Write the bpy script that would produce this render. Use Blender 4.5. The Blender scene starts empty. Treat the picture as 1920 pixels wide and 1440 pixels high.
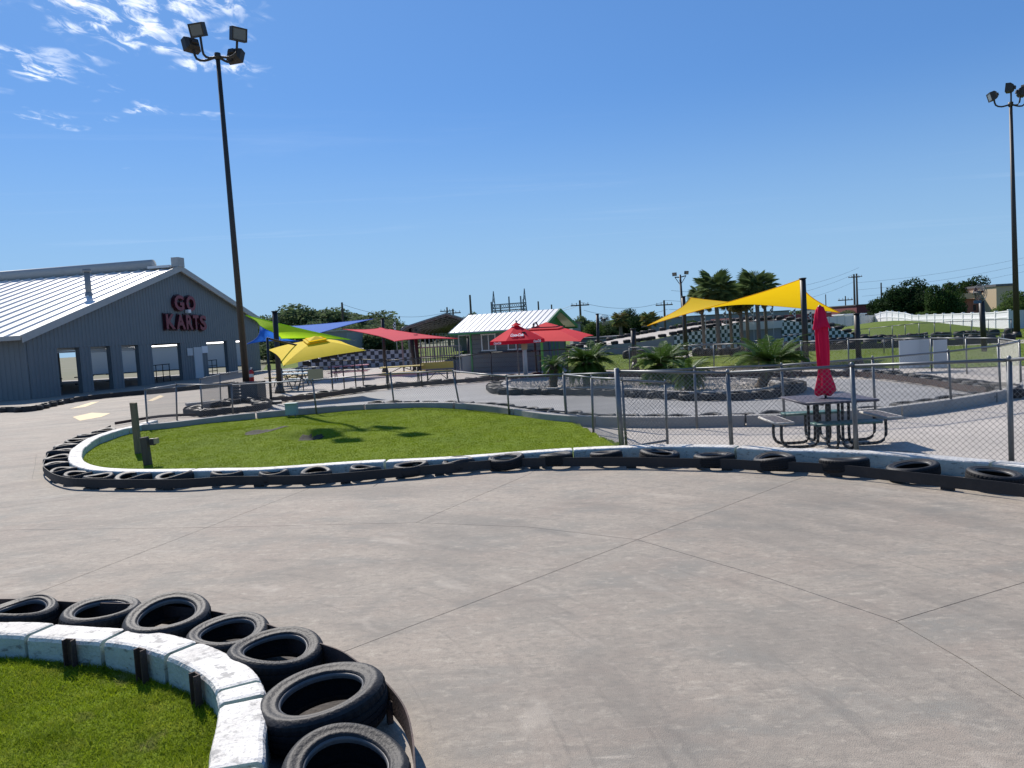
import bpy, bmesh, math, random
import numpy as np
from mathutils import Vector, Matrix
random.seed(7); rng = np.random.default_rng(7)
S = bpy.context.scene; COL = S.collection
# ---------------------------------------------------------------- camera, sky, sun
F = 1442.0; ROLL = math.radians(3.3); PITCH = math.radians(4.0); EYE = 2.1
cd = bpy.data.cameras.new('camera'); cam = bpy.data.objects.new('camera', cd); COL.objects.link(cam); S.camera = cam
cd.sensor_width = 36; cd.lens = F / 1920 * 36; cd.clip_start = 0.05; cd.clip_end = 3000
fw = Vector((0, math.cos(PITCH), -math.sin(PITCH))); up0 = Vector((0, math.sin(PITCH), math.cos(PITCH))); rt0 = Vector((1, 0, 0))
rt = rt0 * math.cos(ROLL) - up0 * math.sin(ROLL); up = rt0 * math.sin(ROLL) + up0 * math.cos(ROLL)
M = Matrix((rt, up, -fw)).transposed().to_4x4(); M.translation = Vector((0, 0, EYE)); cam.matrix_world = M
SUN_AZ, SUN_EL = 331, 42.5
W = bpy.data.worlds.new("World"); S.world = W; W.use_nodes = True
wt = W.node_tree; wt.nodes.clear()
def wn(t, **k):
    n = wt.nodes.new(t)
    for a, b in k.items(): setattr(n, a, b)
    return n
sky = wn('ShaderNodeTexSky', sky_type='NISHITA', sun_disc=False); sky.sun_elevation = math.radians(SUN_EL); sky.sun_rotation = math.radians(SUN_AZ)
sky.air_density = 1.0; sky.dust_density = 0.25; sky.ozone_density = 2.4; sky.altitude = 0
bg = wn('ShaderNodeBackground'); bg.inputs[1].default_value = 0.113; wo = wn('ShaderNodeOutputWorld')
gen = wn('ShaderNodeTexCoord'); L = wt.links.new
# clouds: a patch of altocumulus high on the left, thin cirrus veils elsewhere
sep = wn('ShaderNodeSeparateXYZ'); L(gen.outputs['Generated'], sep.inputs[0])
mz = wn('ShaderNodeMath', operation='MAXIMUM'); L(sep.outputs[2], mz.inputs[0]); mz.inputs[1].default_value = 0.03
dx = wn('ShaderNodeMath', operation='DIVIDE'); L(sep.outputs[0], dx.inputs[0]); L(mz.outputs[0], dx.inputs[1])
dy = wn('ShaderNodeMath', operation='DIVIDE'); L(sep.outputs[1], dy.inputs[0]); L(mz.outputs[0], dy.inputs[1])
cmb = wn('ShaderNodeCombineXYZ'); L(dx.outputs[0], cmb.inputs[0]); L(dy.outputs[0], cmb.inputs[1])
def wmap(rot, sc):
    m = wn('ShaderNodeMapping'); L(cmb.outputs[0], m.inputs[0]); m.inputs['Rotation'].default_value = (0, 0, math.radians(rot)); m.inputs['Scale'].default_value = sc; return m
def wnoise(m, sc, det, rough, dist=0.0):
    n = wn('ShaderNodeTexNoise'); L(m.outputs[0], n.inputs['Vector']); n.inputs['Scale'].default_value = sc; n.inputs['Detail'].default_value = det; n.inputs['Roughness'].default_value = rough; n.inputs['Distortion'].default_value = dist; return n
def wramp(src, a, b, va=0.0, vb=1.0):
    n = wn('ShaderNodeMapRange', interpolation_type='SMOOTHSTEP'); L(src, n.inputs[0]); n.inputs[1].default_value = a; n.inputs[2].default_value = b; n.inputs[3].default_value = va; n.inputs[4].default_value = vb; return n
def wmul(a, b):
    n = wn('ShaderNodeMath', operation='MULTIPLY'); L(a, n.inputs[0])
    if isinstance(b, float): n.inputs[1].default_value = b
    else: L(b, n.inputs[1])
    return n
dot = wn('ShaderNodeVectorMath', operation='DOT_PRODUCT'); L(gen.outputs['Generated'], dot.inputs[0])
cdir = (fw + rt * ((150 - 960) / F) + up * ((720 + 190) / F)).normalized(); dot.inputs[1].default_value = cdir
nn = wnoise(wmap(-20, (1.0, 1.0, 1)), 2.6, 3, .6)
mk = wn('ShaderNodeMath', operation='MULTIPLY_ADD'); L(nn.outputs[0], mk.inputs[0]); mk.inputs[1].default_value = 0.10; L(dot.outputs['Value'], mk.inputs[2])
mask = wramp(mk.outputs[0], 1.033, 1.052)
puff = wnoise(wmap(-35, (1.6, .8, 1)), 9.5, 8, .62, 0.6)
pf = wramp(puff.outputs[0], .44, .64, 0, .85)
c1 = wmul(mask.outputs[0], pf.outputs[0])
cir = wnoise(wmap(-62, (.22, 1.1, 1)), .7, 8, .66, 1.2); cf = wramp(cir.outputs[0], .52, .85, 0, .09)
cmx = wn('ShaderNodeMath', operation='MAXIMUM'); L(c1.outputs[0], cmx.inputs[0]); L(cf.outputs[0], cmx.inputs[1])
hz = wramp(sep.outputs[2], .02, .14); cfin = wmul(cmx.outputs[0], hz.outputs[0])
gam = wn('ShaderNodeGamma'); gam.inputs[1].default_value = .58; L(sky.outputs[0], gam.inputs[0])
hsv = wn('ShaderNodeHueSaturation'); hsv.inputs['Saturation'].default_value = 1.0; hsv.inputs['Value'].default_value = 1.0
tint = wn('ShaderNodeMix', data_type='RGBA', blend_type='MULTIPLY'); tint.inputs[0].default_value = 1; L(gam.outputs[0], tint.inputs[6]); tint.inputs[7].default_value = (.53, .99, 1.70, 1); L(tint.outputs[2], hsv.inputs['Color'])
hzm = wn('ShaderNodeMix', data_type='RGBA'); hzf = wramp(sep.outputs[2], .0, .30, .85, 0.0); L(hzf.outputs[0], hzm.inputs[0]); L(hsv.outputs[0], hzm.inputs[6]); hzm.inputs[7].default_value = (2.5, 4.0, 5.65, 1)
mix = wn('ShaderNodeMix', data_type='RGBA'); L(cfin.outputs[0], mix.inputs[0]); L(hzm.outputs[2], mix.inputs[6]); mix.inputs[7].default_value = (8.6, 9.0, 9.6, 1)
L(mix.outputs[2], bg.inputs[0]); L(bg.outputs[0], wo.inputs[0])
sd = bpy.data.lights.new('sun', 'SUN'); sd.energy = 4.75; sd.angle = math.radians(.53); sd.color = (1, .935, .86)
sun = bpy.data.objects.new('sun', sd); COL.objects.link(sun); sun.location = (-20, 30, 40)
az, el = math.radians(SUN_AZ), math.radians(SUN_EL)
SUND = Vector((math.sin(az) * math.cos(el), math.cos(az) * math.cos(el), math.sin(el))); sun.rotation_euler = SUND.to_track_quat('Z', 'Y').to_euler()
S.view_settings.view_transform = 'Standard'; S.view_settings.look = 'None'; S.view_settings.exposure = 0.35; S.view_settings.gamma = 1
S.view_settings.use_curve_mapping = False
S.cycles.max_bounces = 6; S.cycles.transparent_max_bounces = 16

# ---------------------------------------------------------------- survey helpers: bearings from the viewpoint to real points
def ray(px, py): return fw + rt * ((px - 960) / F) - up * ((py - 720) / F)
def G(px, py, z=0.0):
    d = ray(px, py); t = (z - EYE) / d.z; return Vector((d.x * t, d.y * t, z))
def D(px, py, Y):
    d = ray(px, py); t = Y / d.y; return Vector((d.x * t, Y, EYE + d.z * t))
def onplane(px, py, o, dr):      # vertical plane through o along dr (2d) -> (s, z)
    d = ray(px, py); det = d.x * (-dr[1]) + dr[0] * d.y
    t = (o[0] * (-dr[1]) + dr[0] * o[1]) / det; x, y = d.x * t, d.y * t
    return ((x - o[0]) * dr[0] + (y - o[1]) * dr[1], EYE + d.z * t)
# ---------------------------------------------------------------- materials
def mat(name, col, rough=.7, metal=0., n=None, bump=0., bscale=30., stretch=None, spec=.5, objspace=True, trans=0.):
    """n: list of (scale, amount, colour2, lo, hi[, stretch]) mottles of the surface's own colour"""
    m = bpy.data.materials.new(name); m.use_nodes = True; t = m.node_tree; b = t.nodes['Principled BSDF']
    b.inputs['Roughness'].default_value = rough; b.inputs['Metallic'].default_value = metal; b.inputs['Specular IOR Level'].default_value = spec
    co = t.nodes.new('ShaderNodeTexCoord'); src = co.outputs['Object']
    if not objspace:
        g = t.nodes.new('ShaderNodeNewGeometry'); src = g.outputs['Position']
    cur = None
    for q in (n or []):
        sc, amt, c2, lo, hi = q[:5]; st = q[5] if len(q) > 5 else (1, 1, 1); ro = q[6] if len(q) > 6 else 0
        mp = t.nodes.new('ShaderNodeMapping'); mp.inputs['Scale'].default_value = st; mp.inputs['Rotation'].default_value = (0, 0, math.radians(ro)); t.links.new(src, mp.inputs[0])
        no = t.nodes.new('ShaderNodeTexNoise'); no.inputs['Scale'].default_value = sc; no.inputs['Detail'].default_value = 8; no.inputs['Roughness'].default_value = .62; t.links.new(mp.outputs[0], no.inputs['Vector'])
        mr = t.nodes.new('ShaderNodeMapRange'); mr.inputs[1].default_value = lo; mr.inputs[2].default_value = hi; mr.inputs[4].default_value = amt; t.links.new(no.outputs[0], mr.inputs[0])
        mx = t.nodes.new('ShaderNodeMix'); mx.data_type = 'RGBA'; t.links.new(mr.outputs[0], mx.inputs[0])
        if cur is None: mx.inputs[6].default_value = (*col, 1)
        else: t.links.new(cur, mx.inputs[6])
        mx.inputs[7].default_value = (*c2, 1); cur = mx.outputs[2]
    if cur is None: b.inputs['Base Color'].default_value = (*col, 1)
    else: t.links.new(cur, b.inputs['Base Color'])
    if bump:
        no = t.nodes.new('ShaderNodeTexNoise'); no.inputs['Scale'].default_value = bscale; no.inputs['Detail'].default_value = 6; t.links.new(src, no.inputs['Vector'])
        bp = t.nodes.new('ShaderNodeBump'); bp.inputs['Strength'].default_value = bump; bp.inputs['Distance'].default_value = .02; t.links.new(no.outputs[0], bp.inputs['Height']); t.links.new(bp.outputs[0], b.inputs['Normal'])
    if trans:
        out = t.nodes['Material Output']; tr = t.nodes.new('ShaderNodeBsdfTranslucent'); ms = t.nodes.new('ShaderNodeMixShader'); ms.inputs[0].default_value = trans
        if cur is None: tr.inputs[0].default_value = (*col, 1)
        else: t.links.new(cur, tr.inputs[0])
        t.links.new(b.outputs[0], ms.inputs[1]); t.links.new(tr.outputs[0], ms.inputs[2]); t.links.new(ms.outputs[0], out.inputs[0])
    return m
ST = (1, 4.5, 1)
m_conc = mat('track_concrete', (.335, .300, .262), .84, n=[
    (.22, .9, (.27, .255, .23), .42, .60), (.7, .7, (.265, .228, .20), .47, .64, (1, 1.5, 1), 30), (1.1, .75, (.20, .205, .195), .50, .66, (1, 1.7, 1), -30), (3.5, .7, (.19, .18, .165), .54, .68, (1, 1.9, 1), 25),
    (5, .65, (.43, .40, .35), .56, .70, (1, 2.4, 1), 20), (14, .75, (.215, .20, .18), .50, .64, (1, 1.5, 1)), (9, .6, (.42, .39, .345), .55, .68, (1, 1.4, 1)), (38, .45, (.22, .205, .185), .50, .66), (4.2, .7, (.44, .41, .37), .62, .72, (.5, 5, 1), 62), (75, .5, (.18, .165, .15), .46, .72), (300, .4, (.50, .46, .41), .56, .8)],
    bump=.4, bscale=150, objspace=False)
m_yard = mat('yard_concrete', (.43, .385, .335), .85, n=[(.4, .7, (.33, .30, .26), .42, .64), (3, .6, (.27, .25, .22), .5, .7), (30, .3, (.48, .44, .40), .5, .8)], bump=.2, bscale=60, objspace=False)
m_asph = mat('worn_asphalt', (.24, .235, .225), .8, n=[(.5, .7, (.32, .31, .295), .45, .65, (.3, 2, 1), 10), (5, .5, (.17, .17, .175), .5, .7), (40, .4, (.33, .33, .33), .5, .8)], bump=.3, bscale=120, objspace=False)
m_joint = mat('joint_grime', (.035, .032, .03), .95)
m_seal = mat('hairline_crack', (.13, .118, .108), .95)
m_kerb = mat('kerb_white_paint', (.76, .73, .66), .75, n=[(2.5, .7, (.50, .47, .42), .46, .62), (11, .8, (.27, .26, .24), .55, .63), (45, .6, (.22, .21, .20), .54, .66), (260, .4, (.5, .5, .48), .5, .8)], bump=.35, bscale=70, objspace=False)
m_kerbs = mat('kerb_side_shade', (.42, .50, .46), .75, n=[(3, .6, (.32, .38, .35), .45, .62), (10, .8, (.13, .14, .12), .55, .66, (1, 1, 2.5)), (70, .5, (.3, .34, .34), .58, .8)], bump=.5, bscale=50, objspace=False)  # darker teal puts the shade of the white kerb's sides into the colour
m_wall = mat('bare_concrete_wall', (.33, .315, .29), .88, n=[(1.5, .6, (.22, .21, .20), .45, .7), (14, .5, (.42, .40, .37), .55, .75), (50, .4, (.2, .19, .18), .5, .8)], bump=.4, bscale=40, objspace=False)
m_rub = mat('tyre_rubber', (.015, .015, .016), .6, n=[(5, .6, (.040, .038, .036), .5, .72), (40, .5, (.035, .034, .034), .5, .8)], bump=.25, bscale=55, spec=.35)
m_tread = mat('tyre_tread', (.014, .014, .015), .8, n=[(9, .6, (.03, .029, .028), .5, .75)], bump=.3, bscale=60, spec=.25)
m_bead = mat('tyre_bead', (.10, .10, .10), .45, n=[(30, .5, (.04, .04, .04), .5, .7)])
m_rail = mat('rusty_steel', (.055, .036, .031), .75, n=[(5, .7, (.115, .062, .048), .5, .7, (1, 1, 3)), (40, .5, (.035, .024, .022), .5, .8)], bump=.3, bscale=80, metal=.1)
m_blkrail = mat('black_rail', (.018, .017, .017), .7, n=[(4, .6, (.04, .034, .031), .5, .7)], bump=.2, bscale=60)
m_galv = mat('galvanised_steel', (.17, .18, .185), .45, metal=.55, n=[(12, .5, (.11, .115, .12), .45, .7)])
m_wire = mat('galvanised_wire', (.25, .25, .24), .5, metal=.5)
m_blk = mat('black_steel', (.012, .012, .014), .5, n=[(8, .4, (.03, .03, .03), .5, .8)])
m_pole = mat('bronze_pole', (.035, .031, .026), .55, n=[(6, .5, (.06, .052, .042), .5, .75)])
m_shaded_soil = mat('shaded_soil', (.030, .025, .015), .95, n=[(12, .7, (.05, .055, .02), .45, .7)], bump=.6, bscale=30, objspace=False)  # soil darkened so its colour carries the shade of the lawn dents
m_grass = mat('lawn', (.145, .20, .010), .9, n=[(.45, .6, (.085, .14, .012), .4, .65), (2.2, .6, (.17, .235, .02), .5, .7), (14, .5, (.07, .11, .012), .5, .72), (60, .6, (.17, .19, .03), .5, .75)], bump=.9, bscale=45, objspace=False, spec=.08)
m_field = mat('field_grass', (.105, .150, .026), .95, n=[(.25, .6, (.14, .17, .04), .4, .65), (2.5, .5, (.075, .115, .02), .5, .7), (20, .5, (.15, .18, .05), .5, .75)], bump=.8, bscale=25, objspace=False, spec=.1)
m_blade = mat('grass_blade', (.225, .30, .008), .8, n=[(1.3, .7, (.14, .19, .012), .42, .62), (5, .6, (.27, .30, .03), .50, .68), (2.2, .6, (.22, .21, .07), .60, .72), (45, .6, (.34, .34, .15), .62, .76)], objspace=False, trans=.35, spec=.12)
m_far = mat('far_ground', (.10, .11, .05), .95, n=[(.05, .7, (.16, .14, .10), .4, .65)], objspace=False)
m_gravel = mat('gravel', (.40, .36, .31), .9, n=[(9, .9, (.20, .18, .16), .45, .65), (25, .5, (.55, .52, .48), .55, .75)], objspace=False)
m_yel = mat('arrow_paint', (.72, .55, .30), .8, n=[(4, .8, (.38, .33, .27), .5, .7)], objspace=False)
m_bwall = mat('blue_grey_siding', (.165, .185, .19), .55, n=[(.8, .4, (.12, .15, .165), .4, .7), (6, .3, (.18, .21, .22), .5, .8, (1, 1, .3))])
m_trim = mat('grey_trim', (.42, .42, .39), .6, n=[(3, .4, (.32, .32, .3), .5, .7)])
m_roof = mat('white_metal_roof', (.72, .70, .66), .38, n=[(1.2, .4, (.58, .56, .52), .5, .7)], spec=.5)
m_white = mat('white_vinyl', (.80, .80, .80), .5, n=[(.5, .25, (.72, .72, .70), .4, .7)])
m_offw = mat('pale_panel', (.55, .57, .56), .6, n=[(.7, .3, (.47, .5, .5), .4, .7)])
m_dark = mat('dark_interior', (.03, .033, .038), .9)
m_floor = mat('workshop_floor', (.17, .165, .16), .8, objspace=False)
m_redl = mat('red_letter', (.20, .016, .03), .4)
m_redd = mat('dark_letter_side', (.05, .008, .015), .5)
def fab(name, c, c2, tr=.45): return mat(name, c, .8, n=[(2, .35, c2, .4, .7), (90, .2, c2, .5, .8)], trans=tr, bump=.12, bscale=6, spec=.2)
m_yfab = fab('yellow_fabric', (.92, .60, .012), (.88, .54, .01), .5)
m_yumb = fab('yellow_canvas', (.90, .66, .02), (.84, .58, .02), .25)
m_green = fab('lime_fabric', (.48, .76, .03), (.44, .68, .03), .5)
m_blue = fab('blue_fabric', (.035, .17, .62), (.03, .14, .52), .4)
m_pink = fab('faded_red_fabric', (.80, .10, .13), (.72, .09, .12), .45)
m_red = fab('red_canvas', (.74, .012, .035), (.64, .01, .03), .25)
m_red2 = fab('coral_canvas', (.80, .05, .06), (.72, .05, .06), .3)
m_kwall = mat('kiosk_grey_siding', (.105, .115, .12), .7, n=[(1, .3, (.085, .095, .10), .4, .7)])
m_kgreen = mat('green_trim', (.035, .19, .05), .55)
m_lime = mat('lime_trim', (.13, .42, .06), .55)
m_glass = mat('dark_glass', (.03, .04, .05), .08, spec=.8)
m_lens = mat('lamp_glass', (.16, .165, .16), .15, spec=.8)
m_brown = mat('bark', (.11, .085, .06), .95, n=[(10, .7, (.06, .045, .035), .45, .7)], bump=.8, bscale=20)
m_palmtr = mat('palm_trunk', (.17, .145, .115), .95, n=[(12, .7, (.08, .07, .055), .45, .7, (1, 1, 4))], bump=.8, bscale=20)
def leafm(name, c, c2, tr=.35): return mat(name, c, .8, n=[(.35, .7, c2, .42, .62), (3, .5, (c[0] * .6, c[1] * .6, c[2] * .6), .45, .7)], objspace=False, trans=tr, spec=.08)
m_leaf1 = leafm('leaf_dark', (.022, .048, .016), (.036, .066, .018)); m_leaf2 = leafm('leaf_mid', (.040, .078, .020), (.062, .10, .026)); m_leaf3 = leafm('leaf_light', (.075, .125, .028), (.10, .15, .035))
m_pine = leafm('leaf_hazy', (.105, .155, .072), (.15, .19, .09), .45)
m_frond = leafm('palm_frond', (.13, .19, .07), (.19, .23, .10), .45); m_fdry = leafm('palm_frond_dry', (.22, .21, .07), (.26, .21, .10), .35)
m_cyc = mat('cycad_leaf', (.06, .12, .018), .55, n=[(2, .6, (.11, .18, .03), .45, .65)], trans=.25, spec=.25)
m_brick = mat('terracotta_brick', (.36, .15, .11), .85, n=[(1, .5, (.28, .11, .08), .4, .7), (8, .4, (.42, .2, .15), .5, .8)])
m_tan = mat('tan_stucco', (.52, .40, .26), .85); m_grey = mat('grey_metal', (.22, .24, .25), .6, n=[(1.5, .4, (.17, .19, .2), .4, .7)])
m_dgreyroof = mat('dark_roof', (.11, .11, .115), .6); m_redroof = mat('maroon_roof', (.16, .035, .04), .7)
m_wood = mat('weathered_wood', (.19, .155, .10), .9, n=[(5, .7, (.10, .08, .055), .45, .7, (3, 3, .4))], bump=.5, bscale=25)
m_wood2 = mat('dark_timber', (.09, .075, .06), .9, n=[(5, .6, (.05, .04, .035), .45, .7, (3, 3, .4))], bump=.5, bscale=25)
m_box = mat('teal_box', (.24, .36, .34), .6, n=[(6, .4, (.18, .28, .27), .5, .7)])
m_card = mat('tan_board', (.36, .30, .18), .8); m_fire = mat('extinguisher_red', (.40, .01, .015), .3)
m_ybench = mat('yellow_bench', (.55, .40, .06), .6, n=[(20, .5, (.35, .26, .05), .45, .7)]); m_bbench = mat('pale_blue_bench', (.30, .42, .46), .5); m_pbench = mat('pink_bench', (.5, .14, .17), .6)
m_slab = mat('purple_grey_top', (.065, .058, .078), .6, n=[(6, .5, (.10, .09, .11), .45, .7), (60, .4, (.04, .04, .05), .5, .8)]); m_seatd = mat('brown_mesh_seat', (.085, .07, .065), .6, n=[(80, .6, (.03, .03, .03), .45, .6)])
m_seatg = mat('green_seat', (.045, .125, .105), .5, n=[(60, .5, (.02, .06, .05), .45, .7)]); m_seatr = mat('pale_seat_rim', (.42, .40, .36), .6)
m_bluew = mat('block_dark', (.055, .060, .065), .85, n=[(4, .6, (.09, .09, .095), .45, .7)], bump=.4, bscale=30)
m_check_d = mat('checker_dark', (.02, .05, .04), .6); m_bluec = mat('blue_flap', (.06, .11, .18), .6)
def checker(name, c1, c2, sx, sz, off=0.):
    m = bpy.data.materials.new(name); m.use_nodes = True; t = m.node_tree; b = t.nodes['Principled BSDF']; b.inputs['Roughness'].default_value = .6
    co = t.nodes.new('ShaderNodeTexCoord'); mp = t.nodes.new('ShaderNodeMapping'); mp.inputs['Scale'].default_value = (1 / sx, 1, 1 / sz); mp.inputs['Location'].default_value = (off, .5, 0.001)
    cm = t.nodes.new('ShaderNodeTexChecker'); cm.inputs['Scale'].default_value = 1; cm.inputs[1].default_value = (*c1, 1); cm.inputs[2].default_value = (*c2, 1)
    t.links.new(co.outputs['Object'], mp.inputs[0]); t.links.new(mp.outputs[0], cm.inputs[0]); t.links.new(cm.outputs[0], b.inputs['Base Color']); return m
m_chk = checker('checkered_wall', (.62, .66, .63), (.025, .055, .04), .205, .26); m_chkb = checker('checkered_panel', (.44, .43, .46), (.045, .045, .055), .29, .29)
m_chkf = checker('checkered_flag', (.75, .75, .75), (.02, .02, .02), .12, .12)

# ---------------------------------------------------------------- mesh helpers
class MB:
    def __init__(s): s.v = []; s.f = []; s.m = []
    def add(s, vs, fs, mi=0):
        o = len(s.v); s.v += [tuple(v) for v in vs]; s.f += [tuple(i + o for i in f) for f in fs]; s.m += [mi] * len(fs)
    def box(s, c, d, rot=0., mi=0, R=None):
        hx, hy, hz = d[0] / 2, d[1] / 2, d[2] / 2; c = Vector(c)
        if R is None: R = Matrix.Rotation(rot, 3, 'Z')
        s.add([c + R @ Vector((x * hx, y * hy, z * hz)) for x in (-1, 1) for y in (-1, 1) for z in (-1, 1)], [(0, 1, 3, 2), (4, 6, 7, 5), (0, 4, 5, 1), (2, 3, 7, 6), (0, 2, 6, 4), (1, 5, 7, 3)], mi); return s
    def tube(s, pts, r, n=8, mi=0, cap=True, r2=None):
        pts = [Vector(p) for p in pts]; N = len(pts); rings = []
        for i, p in enumerate(pts):
            t = (pts[min(i + 1, N - 1)] - pts[max(i - 1, 0)]).normalized()
            a = Vector((0, 0, 1)) if abs(t.z) < .9 else Vector((1, 0, 0)); u = t.cross(a).normalized(); w = t.cross(u)
            rr = r if r2 is None else r + (r2 - r) * i / (N - 1)
            rings.append([p + (u * math.cos(k * 2 * math.pi / n) + w * math.sin(k * 2 * math.pi / n)) * rr for k in range(n)])
        vs = [v for g in rings for v in g]; fs = [(i * n + k, i * n + (k + 1) % n, (i + 1) * n + (k + 1) % n, (i + 1) * n + k) for i in range(N - 1) for k in range(n)]
        if cap: fs += [tuple(range(n - 1, -1, -1)), tuple((N - 1) * n + k for k in range(n))]
        s.add(vs, fs, mi); return s
    def prism(s, poly, z0, z1, mi=0):
        n = len(poly); s.add([(p[0], p[1], z0) for p in poly] + [(p[0], p[1], z1) for p in poly], [tuple(range(n - 1, -1, -1)), tuple(range(n, 2 * n))] + [(i, (i + 1) % n, n + (i + 1) % n, n + i) for i in range(n)], mi); return s
    def lathe(s, prof, n=24, mi=0, fn=None):
        vs = []
        for k in range(n):
            a = 2 * math.pi * k / n
            for r, z in prof:
                p = Vector((r * math.cos(a), r * math.sin(a), z)); vs.append(fn(p, a, r, z) if fn else p)
        q = len(prof); s.add(vs, [(k * q + j, ((k + 1) % n) * q + j, ((k + 1) % n) * q + j + 1, k * q + j + 1) for k in range(n) for j in range(q - 1)], mi); return s
    def mesh(s, name, mats, smooth=False):
        me = bpy.data.meshes.new(name); me.from_pydata(s.v, [], s.f)
        for m in (mats if isinstance(mats, (list, tuple)) else [mats]): me.materials.append(m)
        if any(s.m): me.polygons.foreach_set('material_index', s.m)
        if smooth: me.polygons.foreach_set('use_smooth', [True] * len(me.polygons))
        bm = bmesh.new(); bm.from_mesh(me); bmesh.ops.recalc_face_normals(bm, faces=bm.faces); bm.to_mesh(me); bm.free(); me.update(); return me
    def obj(s, name, mats, parent=None, smooth=False, **k): return link(name, s.mesh(name, mats, smooth), parent, **k)
def link(name, me, parent=None, loc=None, rz=0, **props):
    o = bpy.data.objects.new(name, me); COL.objects.link(o)
    if parent: o.parent = parent
    if loc is not None: o.location = loc
    if rz: o.rotation_euler.z = rz
    for k, v in props.items(): o[k] = v
    return o
def thing(name, label, cat, loc=(0, 0, 0), rz=0, group=None, me=None):
    o = link(name, me, None, loc, rz, label=label, category=cat)
    if group: o['group'] = group
    return o
def struct(name, mb, m, parent=None, smooth=False):
    return mb.obj(name, m, parent, smooth, **({'kind': 'structure'} if parent is None else {}))
def npmesh(name, verts, faces, m, smooth=False):
    me = bpy.data.meshes.new(name); k = faces.shape[1]; me.vertices.add(len(verts)); me.vertices.foreach_set('co', verts.astype('f').ravel())
    me.loops.add(faces.size); me.loops.foreach_set('vertex_index', faces.astype('i').ravel()); me.polygons.add(len(faces))
    me.polygons.foreach_set('loop_start', np.arange(0, faces.size, k, dtype='i')); me.materials.append(m); me.update(calc_edges=True); me.validate(); return me
def crom(pts, step=.1):
    P = [Vector(p) for p in pts]; P = [P[0] * 2 - P[1]] + P + [P[-1] * 2 - P[-2]]; out = []
    for i in range(1, len(P) - 2):
        a, b, c, d = P[i - 1:i + 3]; n = max(2, int((c - b).length / step))
        for k in range(n):
            t = k / n; out.append(.5 * ((2 * b) + (c - a) * t + (2 * a - 5 * b + 4 * c - d) * t * t + (3 * b - a - 3 * c + d) * t ** 3))
    out.append(P[-2]); return out
def nrm2(pts, i):
    a, b = pts[max(i - 1, 0)], pts[min(i + 1, len(pts) - 1)]; t = Vector((b.x - a.x, b.y - a.y, 0)).normalized(); return Vector((-t.y, t.x, 0))
def arc(pts):
    s = [0]
    for i in range(1, len(pts)): s.append(s[-1] + (pts[i] - pts[i - 1]).length)
    return s
ORD = ['first', 'second', 'third', 'fourth', 'fifth', 'sixth', 'seventh', 'eighth', 'ninth', 'tenth', 'eleventh', 'twelfth', 'thirteenth', 'fourteenth', 'fifteenth', 'sixteenth', 'seventeenth', 'eighteenth', 'nineteenth', 'twentieth', 'twenty-first', 'twenty-second', 'twenty-third', 'twenty-fourth', 'twenty-fifth', 'twenty-sixth', 'twenty-seventh', 'twenty-eighth', 'twenty-ninth', 'thirtieth', 'thirty-first', 'thirty-second', 'thirty-third', 'thirty-fourth', 'thirty-fifth', 'thirty-sixth', 'thirty-seventh', 'thirty-eighth', 'thirty-ninth', 'fortieth']

def ordn(k):
    if k < len(ORD): return ORD[k]
    t_, u_ = divmod(k + 1, 10); tens = {4: 'fort', 5: 'fift', 6: 'sixt', 7: 'sevent', 8: 'eight', 9: 'ninet'}[t_]
    return tens + 'ieth' if u_ == 0 else tens + 'y-' + ORD[u_ - 1]
# ================================================================ THE SETTING
MB().box((0, 300, -.06), (1400, 1300, .04)).obj('ground', m_far, kind='structure')
MB().prism([(-75, -8), (24, -8), (26, 62), (-75, 62)], -.035, -.016).obj('concrete_yard', m_yard, kind='structure')
def sheet(name, poly, z, m): return MB().prism([(p[0], p[1]) for p in poly], z - .003, z).obj(name, m, kind='structure')
# track slabs cut along the joints seen in the photograph
track = link('track', None, None, kind='structure')
def g2(px, py): p = G(px, py); return Vector((p.x, p.y))
J0 = g2(-500, 1012); J0b = g2(0, 994); X1 = g2(388, 989); J1 = g2(780, 980); J1b = g2(990, 988); J2 = g2(1195, 1012); J2b = g2(1440, 1084); J3 = g2(1680, 1165); J3b = g2(1810, 1240); J4 = g2(1960, 1335); J5 = g2(2250, 1500)
O1 = g2(600, 908); O1b = g2(640, 850); O2 = g2(990, 890); O2b = g2(1050, 852); O3 = g2(1510, 893); O3b = g2(1700, 845); O4 = g2(1920, 1092); O4b = g2(2350, 960); N1 = g2(60, 1115); N1b = g2(-120, 1190); N2 = g2(645, 1222); N2b = g2(470, 1300)
slabs = [[J0, J0b, X1, O1, O1b, Vector((-9, 26)), Vector((-12, 62)), Vector((-74, 62)), Vector((-74, 9))],
         [X1, J1, O2, O2b, O1b, O1], [J1, J1b, J2, O3, O3b, O2b, O2], [J2, J2b, J3, O4, O4b, O3b, O3], [J3, J3b, J4, J5, Vector((22, 3)), O4b, O4],
         [J0, J0b, X1, N1, N1b, Vector((-9, 3)), Vector((-20, 4))], [X1, J1, J1b, J2, N2, N2b, Vector((-3, 4.2)), N1b, N1], [J2, J2b, J3, J3b, J4, J5, Vector((6, -3)), Vector((-2, -3)), Vector((-1.6, 2.4)), N2b, N2]]
def inset(poly, d):
    n = len(poly); A = sum(poly[i].x * poly[(i + 1) % n].y - poly[(i + 1) % n].x * poly[i].y for i in range(n)); sg = 1 if A > 0 else -1; out = []
    for i in range(n):
        a, b, c = poly[i - 1], poly[i], poly[(i + 1) % n]; e1 = (b - a).normalized(); e2 = (c - b).normalized()
        n1 = Vector((-e1.y, e1.x)) * sg; n2 = Vector((-e2.y, e2.x)) * sg; q = n1 + n2; out.append(b + q * (d / max(.35, q.dot(n1))))
    return out
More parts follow.
